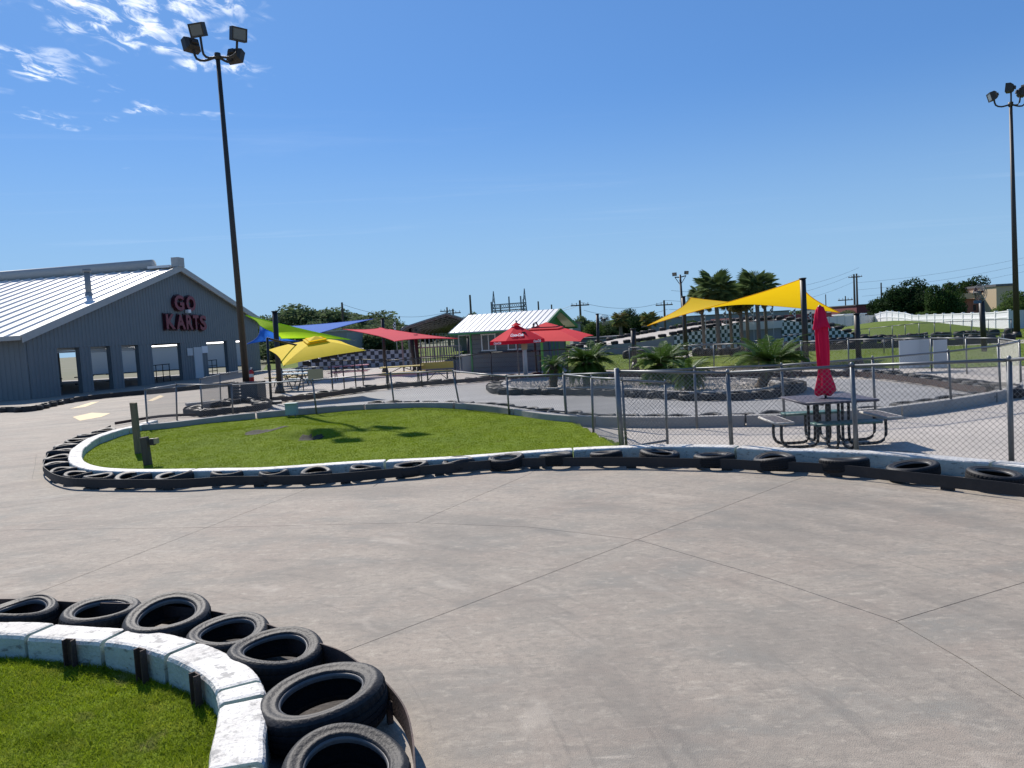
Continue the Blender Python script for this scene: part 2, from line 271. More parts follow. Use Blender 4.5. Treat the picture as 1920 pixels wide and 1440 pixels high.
def circ(a, b, c):
    d = 2 * (a.x * (b.y - c.y) + b.x * (c.y - a.y) + c.x * (a.y - b.y)); A_, B_, C_ = a.length_squared, b.length_squared, c.length_squared
    return Vector(((A_ * (b.y - c.y) + B_ * (c.y - a.y) + C_ * (a.y - b.y)) / d, (A_ * (c.x - b.x) + B_ * (a.x - c.x) + C_ * (b.x - a.x)) / d))
CC = circ(J0b, J2, J4)
def rub_marks(m, layers):
    t = m.node_tree; b = t.nodes['Principled BSDF']; l = b.inputs['Base Color'].links[0]; cur = l.from_socket; N = t.nodes.new; K = t.links.new
    g = N('ShaderNodeNewGeometry'); v = N('ShaderNodeVectorMath'); v.operation = 'SUBTRACT'; K(g.outputs['Position'], v.inputs[0]); v.inputs[1].default_value = (CC.x, CC.y, 0)
    ln = N('ShaderNodeVectorMath'); ln.operation = 'LENGTH'; K(v.outputs[0], ln.inputs[0]); sp = N('ShaderNodeSeparateXYZ'); K(v.outputs[0], sp.inputs[0]); at = N('ShaderNodeMath'); at.operation = 'ARCTAN2'; K(sp.outputs[1], at.inputs[0]); K(sp.outputs[0], at.inputs[1])
    for (kr, ka, lo, hi, amt, col, det) in layers:
        m1 = N('ShaderNodeMath'); m1.operation = 'MULTIPLY'; K(ln.outputs['Value'], m1.inputs[0]); m1.inputs[1].default_value = kr; m2 = N('ShaderNodeMath'); m2.operation = 'MULTIPLY'; K(at.outputs[0], m2.inputs[0]); m2.inputs[1].default_value = ka
        c = N('ShaderNodeCombineXYZ'); K(m1.outputs[0], c.inputs[0]); K(m2.outputs[0], c.inputs[1]); no = N('ShaderNodeTexNoise'); no.inputs['Scale'].default_value = 1; no.inputs['Detail'].default_value = det; no.inputs['Roughness'].default_value = .55; K(c.outputs[0], no.inputs['Vector'])
        mr = N('ShaderNodeMapRange'); mr.inputs[1].default_value = lo; mr.inputs[2].default_value = hi; mr.inputs[4].default_value = amt; K(no.outputs[0], mr.inputs[0]); mx = N('ShaderNodeMix'); mx.data_type = 'RGBA'; K(mr.outputs[0], mx.inputs[0]); K(cur, mx.inputs[6]); mx.inputs[7].default_value = (*col, 1); cur = mx.outputs[2]
    mw = N('ShaderNodeMix'); mw.data_type = 'RGBA'; mw.blend_type = 'MULTIPLY'; mw.inputs[0].default_value = 1; K(cur, mw.inputs[6]); mw.inputs[7].default_value = (1.06, 1.0, .905, 1); K(mw.outputs[2], b.inputs['Base Color'])
rub_marks(m_conc, [(1.1, 2.5, .49, .66, .48, (.15, .145, .135), 5), (5.5, 4.0, .58, .72, .28, (.12, .115, .11), 3), (13, 3.0, .62, .72, .25, (.10, .095, .09), 2), (3.0, 6.0, .60, .72, .35, (.46, .43, .39), 6)])
for s in slabs: MB().prism(inset(s, .0035), -.013, 0).obj('slab', m_conc, track)
jm = MB()
for ch in ([J0, J0b, X1, J1, J1b, J2, J2b, J3, J3b, J4, J5], [N1b, N1, X1, O1, O1b], [J1, O2, O2b], [N2b, N2, J2, O3, O3b], [J3, O4, O4b]):
    for a, b in zip(ch, ch[1:]):
        t = (b - a).normalized(); nn_ = Vector((-t.y, t.x)) * .03; jm.prism([a - nn_, b - nn_, b + nn_, a + nn_], -.0125, -.0055)
jm.obj('joint_filler', m_joint, track)
cr = MB()
for ch in ([(60, 898), (66, 872), (68, 852)], [(700, 912), (715, 903), (712, 895)]):
    ps = [g2(*p) for p in ch]
    for a, b in zip(ps, ps[1:]):
        t = (b - a).normalized(); nn_ = Vector((-t.y, t.x)) * .0025; cr.prism([a - nn_, b - nn_, b + nn_, a + nn_], .0005, .0035)
cr.obj('crack_line', m_seal, track)
arr = MB()
for poly in ([(136, 782), (172, 774), (207, 775), (190, 782), (150, 789)], [(130, 767), (172, 754), (186, 753), (160, 763)], [(345, 765), (372, 757), (400, 749), (408, 751), (378, 762)], [(276, 752), (300, 741), (308, 743), (286, 752)]):
    arr.prism([g2(*p) for p in poly], .001, .005)
arr.obj('painted_arrow', m_yel, track)
sheet('oval_track_floor', [g2(*p) for p in ((505, 760), (600, 748), (730, 732), (860, 722), (975, 713), (1180, 710), (1440, 709), (1633, 712), (1760, 727), (1850, 738), (1900, 735), (1860, 742), (1760, 757), (1650, 772), (1500, 784), (1250, 788), (1050, 779), (940, 768), (857, 762), (740, 762), (600, 770), (520, 776))], .004, m_asph)

# ---- barriers
def kerb_run(parent, path, w, h, cuts, m, gap=.006, bev=.02, jit=0., top_m=None):
    s = arc(path); cuts = [0] + list(cuts) + [s[-1]]
    for a, b in zip(cuts, cuts[1:]):
        idx = [i for i in range(len(path)) if a + gap <= s[i] <= b - gap]
        if len(idx) < 2: continue
        mb = MB(); prof = [(-w / 2, -.02), (-w / 2, h * .5), (-w / 2, h - bev), (-w / 2 + bev * .35, h - bev * .3), (-w / 2 + bev, h), (0, h), (w / 2 - bev, h), (w / 2 - bev * .35, h - bev * .3), (w / 2, h - bev), (w / 2, h * .5), (w / 2, -.02)]
        q = len(prof); dz = random.uniform(-jit, jit); dn = random.uniform(-jit, jit); vs = []
        for i in idx:
            n = nrm2(path, i); e = 0.006 if i in (idx[0], idx[-1]) else 0
            for (u, z) in prof:
                k = jit * .5; uu = u + dn + random.uniform(-k, k) * .5; zz = z + (dz if z > h * .6 else 0) + (random.uniform(-k, k) * .4 if z > 0 else 0)
                p = path[i] + n * (uu * (1 - e * 6)); vs.append((p.x, p.y, zz - (e if z > .8 * h else 0)))
        fs = [(i * q + j, (i + 1) * q + j, (i + 1) * q + j + 1, i * q + j + 1) for i in range(len(idx) - 1) for j in range(q - 1)]
        fs += [tuple(range(q)), tuple((len(idx) - 1) * q + j for j in range(q - 1, -1, -1))]
        mb.add(vs, fs)
        if top_m:
            mb.m = [1 if (j % (q - 1)) in (0, 1, q - 3, q - 2) else 0 for i in range(len(idx) - 1) for j in range(q - 1)] + [1, 1]
        mb.obj('kerb_segment', [m, top_m] if top_m else m, parent)
def rail_run(name, parent, path, z0, z1, m, th=.009, jit=0.):
    mb = MB(); vs = []; off = 0.
    for i, p in enumerate(path):
        n = nrm2(path, i); w = math.sin(i * .13) * jit + math.sin(i * .41 + 1) * jit * .4; q = p + n * w
        for (u, z) in ((-th / 2, z0), (-th / 2, z1), (th / 2, z1), (th / 2, z0)): vs.append((q.x + n.x * u, q.y + n.y * u, z + math.sin(i * .09) * .004))
    N = len(path); fs = [(i * 4 + j, (i + 1) * 4 + j, (i + 1) * 4 + (j + 1) % 4, i * 4 + (j + 1) % 4) for i in range(N - 1) for j in range(4)] + [(0, 1, 2, 3), tuple((N - 1) * 4 + j for j in (3, 2, 1, 0))]
    mb.add(vs, fs); return mb.obj(name, m, parent)

# near kerb
kpx = [(-700, 1215), (-300, 1186), (0, 1177), (95, 1181), (153, 1185), (230, 1190), (300, 1202), (372, 1226), (432, 1262), (453, 1302), (453, 1345), (445, 1390), (440, 1440)]
near = [G(*p, .21) for p in kpx]; near = [Vector((p.x, p.y, 0)) for p in near] + [Vector((-1.28, 2.9, 0)), Vector((-1.65, 2.2, 0)), Vector((-2.4, 1.5, 0))]
near_path = crom(near, .02)
def s_at(path, px, py, z):
    g = G(px, py, z); s = arc(path); i = min(range(len(path)), key=lambda k: (path[k].x - g.x) ** 2 + (path[k].y - g.y) ** 2); return s[i]
nk = thing('kerb', 'chipped white painted concrete kerb curving round the lawn at bottom left', 'kerb')
kerb_run(nk, near_path, .25, .21, [s_at(near_path, *p, .21) for p in ((-480, 1195), (-180, 1182), (75, 1180), (213, 1190), (345, 1214), (446, 1285), (452, 1312), (440, 1440))], m_kerb, gap=.001, bev=.03, jit=.0045, top_m=m_kerbs)
mi_ = len(near_path) // 2; SD = 1 if (Vector((-2.6, 3.6, 0)) - near_path[mi_]).dot(nrm2(near_path, mi_)) > 0 else -1
for k, (px, py) in enumerate(((138, 1236), (271, 1255), (374, 1322))):
    b = G(px, py, .0); i = min(range(1, len(near_path) - 1), key=lambda q: abs((near_path[q] + nrm2(near_path, q) * SD * .15).xy.normalized().cross(b.xy.normalized())) + (9 if (near_path[q] - b).length > .7 else 0)); n = nrm2(near_path, i); c = near_path[i]; side = SD
    c = c + n * side * .150; a = math.atan2(n.y, n.x) - math.pi / 2
    mb = MB().box((0, 0, .11), (.075, .010, .235)).box((-.034, .018 * side, .11), (.008, .035, .235)).box((.034, .018 * side, .11), (.008, .035, .235))
    mb.obj('steel_bracket', m_rail, nk, loc=c, rz=a)
rpx = [(-700, 1140), (-300, 1126), (0, 1122), (97, 1126), (150, 1129), (265, 1133), (325, 1137), (400, 1146), (491, 1168), (522, 1178), (602, 1207), (642, 1222), (691, 1256), (720, 1275), (756, 1320), (773, 1375), (779, 1440)]
nr = [G(*p, .19) for p in rpx]; nr = [Vector((p.x, p.y, 0)) for p in nr] + [Vector((-.47, 2.9, 0)), Vector((-.75, 2.1, 0)), Vector((-1.4, 1.2, 0))]
near_rail = crom(nr, .06)
nrt = thing('guard_rail', 'rusty brown steel strip rail round the tyres at bottom left', 'guard rail')
rail_run('rail_strip', nrt, near_rail, .045, .19, m_rail, jit=.003)
for i in range(8, len(near_rail), 22):
    n = nrm2(near_rail, i); p = near_rail[i]; MB().box((0, 0, .06), (.03, .03, .12)).obj('rail_foot', m_rail, nrt, loc=p + n * (-.022), rz=math.atan2(n.y, n.x))

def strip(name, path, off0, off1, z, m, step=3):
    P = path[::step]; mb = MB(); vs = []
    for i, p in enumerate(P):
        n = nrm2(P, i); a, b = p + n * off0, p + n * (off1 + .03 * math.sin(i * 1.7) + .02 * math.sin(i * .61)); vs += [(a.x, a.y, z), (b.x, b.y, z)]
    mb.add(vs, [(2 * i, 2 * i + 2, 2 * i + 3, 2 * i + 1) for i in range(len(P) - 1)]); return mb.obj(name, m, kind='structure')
sgn = 1 if (near_rail[len(near_rail) // 2] - near_path[len(near_path) // 2]).dot(nrm2(near_path, len(near_path) // 2)) > 0 else -1
m_tyre_shade = mat('tyre_shade', (.055, .048, .042), .95, n=[(6, .8, (.14, .125, .11), .5, .7)], bump=.5, bscale=40, objspace=False)  # dark colour stands in for the deep shade inside the tyres
strip('tyre_shade_strip', near_path, .0, sgn * .60, .003, m_tyre_shade)
# white kerb round the middle lawn
mpx = [(289, 788), (264, 795), (240, 801), (218, 806), (190, 815), (172, 822), (152, 835), (143, 846), (141, 858), (148, 868), (166, 875), (200, 880), (276, 882), (398, 880), (497, 878), (675, 866), (850, 857), (1025, 844), (1163, 837), (1255, 835), (1370, 836), (1480, 842), (1535, 843), (1671, 849), (1806, 860), (1920, 871), (2080, 892), (2400, 945)]
mid_path = crom([Vector((*G(*p, .2).xy, 0)) for p in mpx], .02)
mk_ = thing('kerb', 'long white painted kerb sweeping round the middle lawn', 'kerb'); ms = arc(mid_path); cuts = []; q = 0
while q < ms[-1] - 1: q += random.uniform(.7, 1.0) if q < 7 else random.uniform(2.2, 3.4); cuts.append(q)
kerb_run(mk_, mid_path, .23, .2, cuts, m_kerb, gap=.004, bev=.02, jit=.006, top_m=m_kerbs)
rp = [(207, 797), (180, 810), (143, 819), (112, 835), (94, 845), (83, 861), (82, 874), (89, 881), (104, 889), (130, 896), (164, 898), (242, 899), (320, 899), (367, 897), (425, 893), (555, 891), (646, 886), (755, 877), (864, 868), (974, 860), (1083, 858), (1193, 857), (1246, 858), (1361, 860), (1400, 862), (1535, 868), (1671, 881), (1806, 896), (1920, 909), (2100, 937), (2400, 990)]
mid_rail = crom([Vector((*G(*p, .17).xy, 0)) for p in rp], .1)
mr_ = thing('guard_rail', 'black steel strip rail in front of the middle lawn', 'guard rail')
rail_run('rail_strip', mr_, mid_rail, .035, .17, m_blkrail, jit=.012)
for i in range(5, len(mid_rail), 13):
    n = nrm2(mid_rail, i); MB().box((0, 0, .05), (.05, .14, .1)).obj('rail_foot', m_blkrail, mr_, loc=mid_rail[i] + n * .04, rz=math.atan2(n.y, n.x))

# far wall of the lawn, running on round the oval
wpx = [(262, 796), (330, 790), (440, 777), (539, 768), (600, 763), (724, 756), (857, 755), (935, 761), (1007, 772), (1055, 777), (1118, 780), (1253, 781), (1372, 778), (1439, 777), (1530, 773), (1625, 766), (1671, 762), (1779, 748), (1874, 732), (1906, 722), (1908, 714)]
wall_path = crom([Vector((*G(*p, .2).xy, 0)) for p in wpx], .05)
ww = thing('barrier_wall', 'low bare concrete wall running behind the lawn and round the oval track', 'low wall'); ws = arc(wall_path)
kerb_run(ww, wall_path, .2, .2, [k * 3.05 for k in range(1, int(ws[-1] / 3.05) + 1)], m_wall, gap=.006, bev=.015, jit=.004)

# ---- tyres
def tyre_fn(v):
    r_ = random.Random(v * 17 + 3); e = r_.uniform(0, .15); a0 = r_.uniform(0, 6.28); da = r_.uniform(0, 6.28); dd = r_.choice([0, .0, .02, .035]); wz = r_.uniform(.0, .018)
    if v == 0: e, dd, wz = .05, 0, .004
    def fn(p, a, r, z):
        k = math.exp(-((math.atan2(math.sin(a - da), math.cos(a - da))) / .8) ** 2); top = max(0, (z - .04) / .16)
        c, s = math.cos(a0), math.sin(a0); x = p.x * c + p.y * s; y = -p.x * s + p.y * c
        x *= 1 + e * .35; y *= 1 - e
        p2 = Vector((x * c - y * s, x * s + y * c, p.z)); p2 *= (1 - dd * k * (1.0 if r > .25 else .5) / .31); p2.z = p.z + (math.sin(2 * a + a0) * wz + k * dd * .35) * top; return p2
    return fn
def tyre_hi(v, seg=120):
    fn = tyre_fn(v); Sd = [(.198, .148), (.203, .172), (.212, .184), (.222, .187), (.228, .1845), (.245, .192), (.262, .197), (.275, .197), (.279, .1945), (.292, .187), (.302, .174)]
    side = MB().lathe(Sd, seg, 0, fn).lathe([(r, .2 - z) for r, z in Sd], seg, 0, fn).mesh('sidewall', m_rub, True)
    tm = MB(); prof = [(.302, .174), (.309, .160), (.309, .138), (.303, .136), (.303, .130), (.311, .128), (.312, .103), (.305, .102), (.305, .098), (.312, .097), (.311, .072), (.303, .070), (.303, .064), (.309, .062), (.309, .040), (.302, .026)]
    def tf(p, a, r, z):
        k = int(a / (2 * math.pi) * seg * 1.0 + .5); g = -.005 if (k % 3 == 0 and (z > .135 or z < .065)) else 0
        rr = r + g; return fn(Vector((rr * math.cos(a), rr * math.sin(a), z)), a, r, z)
    tread = tm.lathe(prof, seg, 0, tf).lathe([(.290, .174), (.300, .15), (.302, .1), (.300, .05), (.290, .026)], seg, 0, fn).mesh('tread', m_tread)
    inner = MB().lathe([(.198, .148), (.205, .16), (.25, .183), (.285, .172), (.294, .1), (.285, .028), (.25, .017), (.205, .04), (.198, .052)], 48, 0, fn).mesh('liner', m_tread, True)
    bead = MB().lathe([(.1965, .146), (.1945, .160), (.197, .171), (.203, .1725)], seg, 0, fn).mesh('bead', m_bead, True)
    return side, tread, inner, bead
def tyre_lo(v):
    fn = tyre_fn(v + 40)
    return MB().lathe([(.29, .1), (.205, .05), (.198, .052), (.205, .02), (.26, .004), (.3, .03), (.311, .07), (.311, .13), (.302, .172), (.275, .196), (.255, .193), (.23, .185), (.212, .184), (.2, .168), (.2, .15), (.285, .165), (.29, .1)], 28, 0, fn).mesh('tyre', m_rub, True)
HI = [tyre_hi(v) for v in range(6)]; LO = [tyre_lo(v) for v in range(8)]
def tyre_at(x, y, diam, lab, grp, hi=False, v=0, tilt=(0, 0), rz=0, z=0.):
    k = diam / .622
    o = thing('tyre', lab, 'tyre', (x, y, z), 0, grp, None if hi else LO[v % len(LO)]); o.scale = (k, k, min(k, 1.12)); o.rotation_euler = (tilt[0], tilt[1], rz)
    if hi:
        for nm, me in zip(('sidewall', 'tread', 'liner', 'bead'), HI[v % len(HI)]): link(nm, me, o)
    return o
def seat_tyre(o):
    zs = [(o.matrix_basis @ Vector(c)).z for ch in ([o] if o.data else list(o.children)) for c in ch.bound_box]; o.location.z += .001 - min(zs)
fores = [(-110, 1146, 158, 0), (35, 1143, 150, 3), (187, 1144, 158, 1), (315, 1157, 172, 2), (427, 1178, 160, 5), (514, 1213, 176, 4), (610, 1308, 236, 0), (648, 1432, 262, 3)]
flab = [None, 'worn black tyre cut by the left edge of the photo', 'worn black tyre with a pale scrap inside it, second from the left edge', 'squashed black tyre with a folded rim beside the chipped kerb', 'badly buckled black tyre just left of the round open tyre', 'black tyre lying flat where the near kerb turns', 'biggest fully visible black tyre with crisp tread by the near kerb', 'black tyre cut off by the bottom edge of the photo']
for k, (px, py, wd, v) in enumerate(fores):
    c = G(px, py, .195); dm = wd * c.length and wd * (c.y * math.cos(PITCH) + (EYE - .2) * math.sin(PITCH)) / F
    if k == 0: continue
    o = tyre_at(c.x, c.y, dm, flab[k], 'tyres between the near kerb and its rusty rail', True, v, (random.uniform(.0, .05), random.uniform(-.12, -.02)), random.uniform(0, 6))
    seat_tyre(o)
for k, (x, y) in enumerate(((-1.0, 2.75), (-1.28, 2.05))):
    pass
mids = [(1862, 887, 121, 0), (1713, 874, 114, 1), (1583, 864, 98, 2), (1453, 858, 98, 3), (1339, 853, 85, 0), (1235, 849, 78, 4), (1137, 850, 67, 1), (1043, 853, 68, 5), (950, 858, 68, 2), (860, 863, 64, 5), (771, 871, 67, 3), (684, 877, 60, 2), (593, 883, 62, 4), (512, 886, 60, 5), (425, 887, 62, 2), (327, 890, 70, 0), (250, 891, 68, 5), (184, 891, 56, 1), (146, 886, 52, 2), (120, 879, 52, 5), (108, 868, 50, 2), (108, 857, 50, 1), (113, 845, 50, 5), (127, 834, 50, 2), (146, 824, 48, 5), (170, 815, 48, 2), (195, 806, 46, 5)]
for k, (px, py, wd, v) in enumerate(mids):
    c = G(px, py, .175); dm = min(.60, max(.42, wd * c.y / F)); 
    o = tyre_at(c.x, c.y, dm, 'black tyre in front of middle kerb, %s from the right photo edge' % ORD[k], 'tyres along the middle kerb', k < 9, v, (random.uniform(.05, .11) if k < 17 else random.uniform(-.05, .05), random.uniform(-.06, .06)), random.uniform(0, 6))
    o.scale.z = .86; seat_tyre(o)
farT = [(705, 753), (738, 752), (770, 752), (805, 752), (841, 752), (873, 754), (898, 755), (922, 757), (945, 759), (969, 761), (991, 764), (1017, 767), (1044, 770), (1070, 773), (1100, 775), (1133, 777), (1177, 778), (1223, 779), (1272, 779), (1331, 777), (1392, 775), (1450, 773), (1633, 762), (1695, 755), (1739, 750), (1779, 745), (1812, 740), (1839, 736)]
for k, (px, py) in enumerate(farT):
    c = G(px, py - 1, .2); o = tyre_at(c.x, c.y, random.uniform(.52, .58), 'black tyre behind the low concrete wall, %s from the left' % ORD[k], 'tyres along the low concrete wall', False, k, (random.uniform(-.04, .04), random.uniform(-.04, .04)), k * 1.3); seat_tyre(o)

# ---- lawns: relief sheet + blades
def inside(px, py, poly):
    n = len(poly); c = np.zeros(px.shape, bool)
    for i in range(n):
        x1, y1 = poly[i]; x2, y2 = poly[(i + 1) % n]
        c ^= ((y1 > py) != (y2 > py)) & (px < (x2 - x1) * (py - y1) / ((y2 - y1) if abs(y2 - y1) > 1e-9 else 1e-9) + x1)
    return c
def lawn(name, poly, step, hfn, m, label=None):
    P = np.array(poly); x = np.arange(P[:, 0].min(), P[:, 0].max(), step); y = np.arange(P[:, 1].min(), P[:, 1].max(), step); X, Y = np.meshgrid(x, y, indexing='ij'); Z = hfn(X, Y)
    cx = X[:-1, :-1] + step / 2; cy = Y[:-1, :-1] + step / 2; ins = inside(cx, cy, poly); I, J = np.nonzero(ins); ny = len(y)
    f = np.stack([I * ny + J, (I + 1) * ny + J, (I + 1) * ny + J + 1, I * ny + J + 1], 1); me = npmesh(name, np.stack([X.ravel(), Y.ravel(), Z.ravel()], 1), f, m)
    me.polygons.foreach_set('use_smooth', [True] * len(me.polygons)); return link(name, me, kind='structure')
def blades(name, poly, n, h, w, hfn, lean=.6, wind=(0, 0), keep=None, mb_=None):
    mb_ = mb_ or m_blade; P = np.array(poly); out = []; N = 0; lo, hi = P.min(0), P.max(0)
    while N < n:
        q = rng.uniform(lo, hi, (n, 2)); q = q[inside(q[:, 0], q[:, 1], poly)]
        if keep is not None: q = q[keep(q)]
        out.append(q); N += len(q)
        if len(out) > 60: break
    q = np.concatenate(out)[:n]; n = len(q); z = hfn(q[:, 0], q[:, 1]); a = rng.uniform(0, 2 * np.pi, n); b = rng.uniform(0, 2 * np.pi, n)
    clump = .65 + .5 * np.sin(q[:, 0] * 9.1 + 2 * np.sin(q[:, 1] * 6.3)) * np.sin(q[:, 1] * 8.3 + 1.7 * np.sin(q[:, 0] * 5.9)) * .6 + .25
    H = h * rng.uniform(.5, 1.25, n) * clump; Wd = w * rng.uniform(.6, 1.4, n); l = lean * H * rng.uniform(.2, 1.5, n)
    base = np.stack([q[:, 0], q[:, 1], z - .003], 1); u = np.stack([np.cos(a), np.sin(a), 0 * a], 1) * Wd[:, None]; t = np.stack([np.cos(b) * l, np.sin(b) * l, H], 1)
    mid = base + t * np.array([.35, .35, .6]); V = np.stack([base - u, base + u, mid + u * .7, mid - u * .7, base + t], 1).reshape(-1, 3); k = np.arange(n)[:, None] * 5
    me = npmesh(name, V, np.concatenate([k + [0, 1, 2], k + [0, 2, 3], k + [3, 2, 4]]), mb_); return link(name, me, kind='stuff')
np2 = [(p.x, p.y) for p in near_path] + [(-6, .5), (-14, 3), (-14, 5)]
def h1(x, y): return .012 * np.sin(x * 3.1 + y * 1.3) + .01 * np.sin(y * 5.3 - x * 2) + .03
lawn('near_lawn', np2, .1, h1, m_grass)
g0 = G(0, 1440, 0); 
vis = [(g2(0, 1225).x - .3, g2(0, 1225).y + .2)] + [(p.x, p.y) for p in near_path if p.y < 6.2 and p.x > -4.6] ; vis = [v for v in vis] + [(-1.5, 2.5), (-3.2, 2.5), (-4.6, 4)]
m_blade2 = mat('near_grass_blade', (.26, .34, .014), .75, n=[(1.6, .7, (.17, .23, .014), .42, .6), (4, .6, (.36, .38, .05), .50, .66), (2.6, .8, (.34, .30, .13), .58, .68), (45, .7, (.5, .48, .25), .60, .74)], objspace=False, trans=.45, spec=.15)
blades('grass', vis, 115000, .030, .0021, h1, 1.3, mb_=m_blade2)
blades('grass', vis, 2600, .060, .0024, h1, .7, mb_=m_blade2)
mp_ = [(p.x, p.y) for p in mid_path[:] if p.x < 2.6] ; wl = [(p.x, p.y) for p in wall_path if p.x < 1.3]
post_in = [(1.9, 13.0), (1.6, 14.2)]
mpoly = mp_ + post_in + list(reversed(wl))
hole, ridge = g2(487, 819), g2(572, 826)
def h2(x, y):
    z = .02 * np.sin(x * .9 + 1) * np.sin(y * .8) + .008 * np.sin(x * 3 + y) + .04
    def dent(cx, cy, sx, sy, d): return -d * np.exp(-((x - cx) / sx) ** 2 - ((y - cy) / sy) ** 2)
    z = z + dent(hole.x + .6, hole.y, 1.9, 1.2, -.15) + dent(hole.x, hole.y, .48, .55, .135) + dent(hole.x, hole.y + .62, .6, .3, -.05) + dent(ridge.x, ridge.y, .55, .3, .10) + dent(ridge.x + .1, ridge.y + .5, .5, .25, -.05) + dent(ridge.x + 1.0, ridge.y - .7, .9, .35, .02)
    return z
lawn('middle_lawn', mpoly, .09, h2, m_grass)
def keep_(q): a = np.hypot((q[:, 0] - hole.x - .1) / .42, (q[:, 1] - hole.y) / .44); b = np.hypot((q[:, 0] - ridge.x) / .2, (q[:, 1] - ridge.y) / .34); return (np.minimum(a, b) + rng.uniform(-.25, .25, len(q))) > .95
blades('grass', mpoly, 230000, .017, .0045, h2, 1.0, keep=keep_)
so = MB()
for (c, a, b) in ((hole, .42, .46), (hole + Vector((.40, .15)), .26, .2), (ridge, .20, .34), (ridge + Vector((.25, .12)), .14, .18)):
    n = 26; rr_ = [random.uniform(.7, 1.1) for _ in range(n)]; vs = [(c.x, c.y, float(h2(c.x, c.y)) + .016)]
    for q in (.35, .7, 1): 
        for t in range(n): x, y = c.x + math.cos(t * 6.283 / n) * a * rr_[t] * q, c.y + math.sin(t * 6.283 / n) * b * rr_[t] * q; vs.append((x, y, float(h2(x, y)) + (.016 if q < 1 else -.005)))
    so.add(vs, [(0, 1 + i, 1 + (i + 1) % n) for i in range(n)] + [(1 + k * n + i, 1 + (k + 1) * n + i, 1 + (k + 1) * n + (i + 1) % n, 1 + k * n + (i + 1) % n) for k in range(2) for i in range(n)])
so.obj('shaded_soil_patch', m_shaded_soil, kind='structure')

# ---- oval: far barrier, hairpin tyres, planted island
def top2(z, pts): return [Vector((*G(*p, z).xy, 0)) for p in pts]
ov = crom(top2(.17, [(505, 746), (586, 740), (726, 722), (857, 712), (935, 706), (990, 702), (1064, 700), (1180, 700), (1300, 700), (1440, 699), (1560, 697), (1633, 699), (1722, 709), (1793, 720), (1848, 727)]), .3)
t = thing('guard_rail', 'dark steel rail along the far side of the oval track', 'guard rail'); rail_run('rail_strip', t, ov, .02, .18, m_rail, jit=.03)
k = 0; s_ = arc(ov); q = .4
while q < s_[-1] - .3:
    i = min(range(len(ov)), key=lambda j: abs(s_[j] - q)); n = nrm2(ov, i); p = ov[i] + n * .33
    o = tyre_at(p.x, p.y, .58, 'black tyre behind the far oval rail, %s from its left end' % ordn(k), 'tyres behind the far oval rail', False, k, (random.uniform(-.08, .08), random.uniform(-.08, .08)), k); seat_tyre(o); q += random.uniform(.58, .75); k += 1
hp = crom(top2(.2, [(1800, 712), (1850, 716), (1885, 722), (1893, 729), (1868, 731)]), .1); s_ = arc(hp); q = 0; k = 0
while q < s_[-1]:
    i = min(range(len(hp)), key=lambda j: abs(s_[j] - q)); o = tyre_at(hp[i].x, hp[i].y, .6, 'black tyre packed into the right oval hairpin, %s along it' % ordn(k), 'tyres in the oval hairpin', False, k, (random.uniform(-.1, .1), random.uniform(-.1, .1)), k); seat_tyre(o); q += .55; k += 1
# island
ipx = [(912, 732), (920, 738), (945, 741), (1000, 741), (1060, 742), (1112, 743), (1180, 746), (1249, 749), (1305, 752), (1367, 752), (1420, 750), (1465, 746), (1500, 740), (1513, 733), (1508, 726), (1467, 721), (1409, 717), (1326, 717), (1230, 716), (1120, 716), (1040, 716), (980, 717), (940, 721), (920, 726)]
isl = [G(*p, .0) for p in ipx]; isl_c = crom(isl + [isl[0]], .2)
cen = sum(isl, Vector()) / len(isl)
t = thing('planted_island', 'black edged gravel island with cycads in the middle of the oval', 'traffic island')
rail_run('rail_strip', t, [Vector((p.x, p.y, 0)) for p in isl_c], .02, .18, m_blkrail, jit=.02)
inner = [p + (cen - p).normalized() * .78 for p in isl]; inner_c = [Vector((p.x, p.y, 0)) for p in crom(inner + [inner[0]], .2)]
kerb_run(t, inner_c, .16, .2, [3, 6, 9, 12, 15, 18, 21], m_wall, gap=.006, bev=.015, jit=.004)
ip = [(p.x, p.y) for p in inner_c[:-1]]
gm = MB().prism(ip, .0, .13).obj('gravel_bed', m_gravel, t)
st = MB(); P = np.array(ip); c_ = 0
while c_ < 3500:
    q = rng.uniform(P.min(0), P.max(0)); 
    if not inside(np.array([q[0]]), np.array([q[1]]), ip)[0]: continue
    c_ += 1; r = random.uniform(.03, .085); st.add([(q[0] + math.cos(a) * r * random.uniform(.7, 1.2), q[1] + math.sin(a) * r * random.uniform(.7, 1.2), .128) for a in (0, 1.6, 3.1, 4.7)] + [(q[0], q[1], .13 + r * random.uniform(.4, .9))], [(0, 1, 4), (1, 2, 4), (2, 3, 4), (3, 0, 4)])
st.obj('gravel', m_gravel, t, kind='stuff')
s_ = arc(isl_c); q = 0; k = 0
while q < s_[-1] - .4:
    i = min(range(len(isl_c)), key=lambda j: abs(s_[j] - q)); p = isl_c[i] + (cen - isl_c[i]).normalized() * .36
    o = tyre_at(p.x, p.y, .58, 'black tyre ringing the planted island, %s counted from its left tip' % ordn(k), 'tyres round the planted island', False, k, (random.uniform(-.04, .04), random.uniform(-.04, .04)), k * 2.1); seat_tyre(o); q += .66; k += 1
t.location.z = 0.006
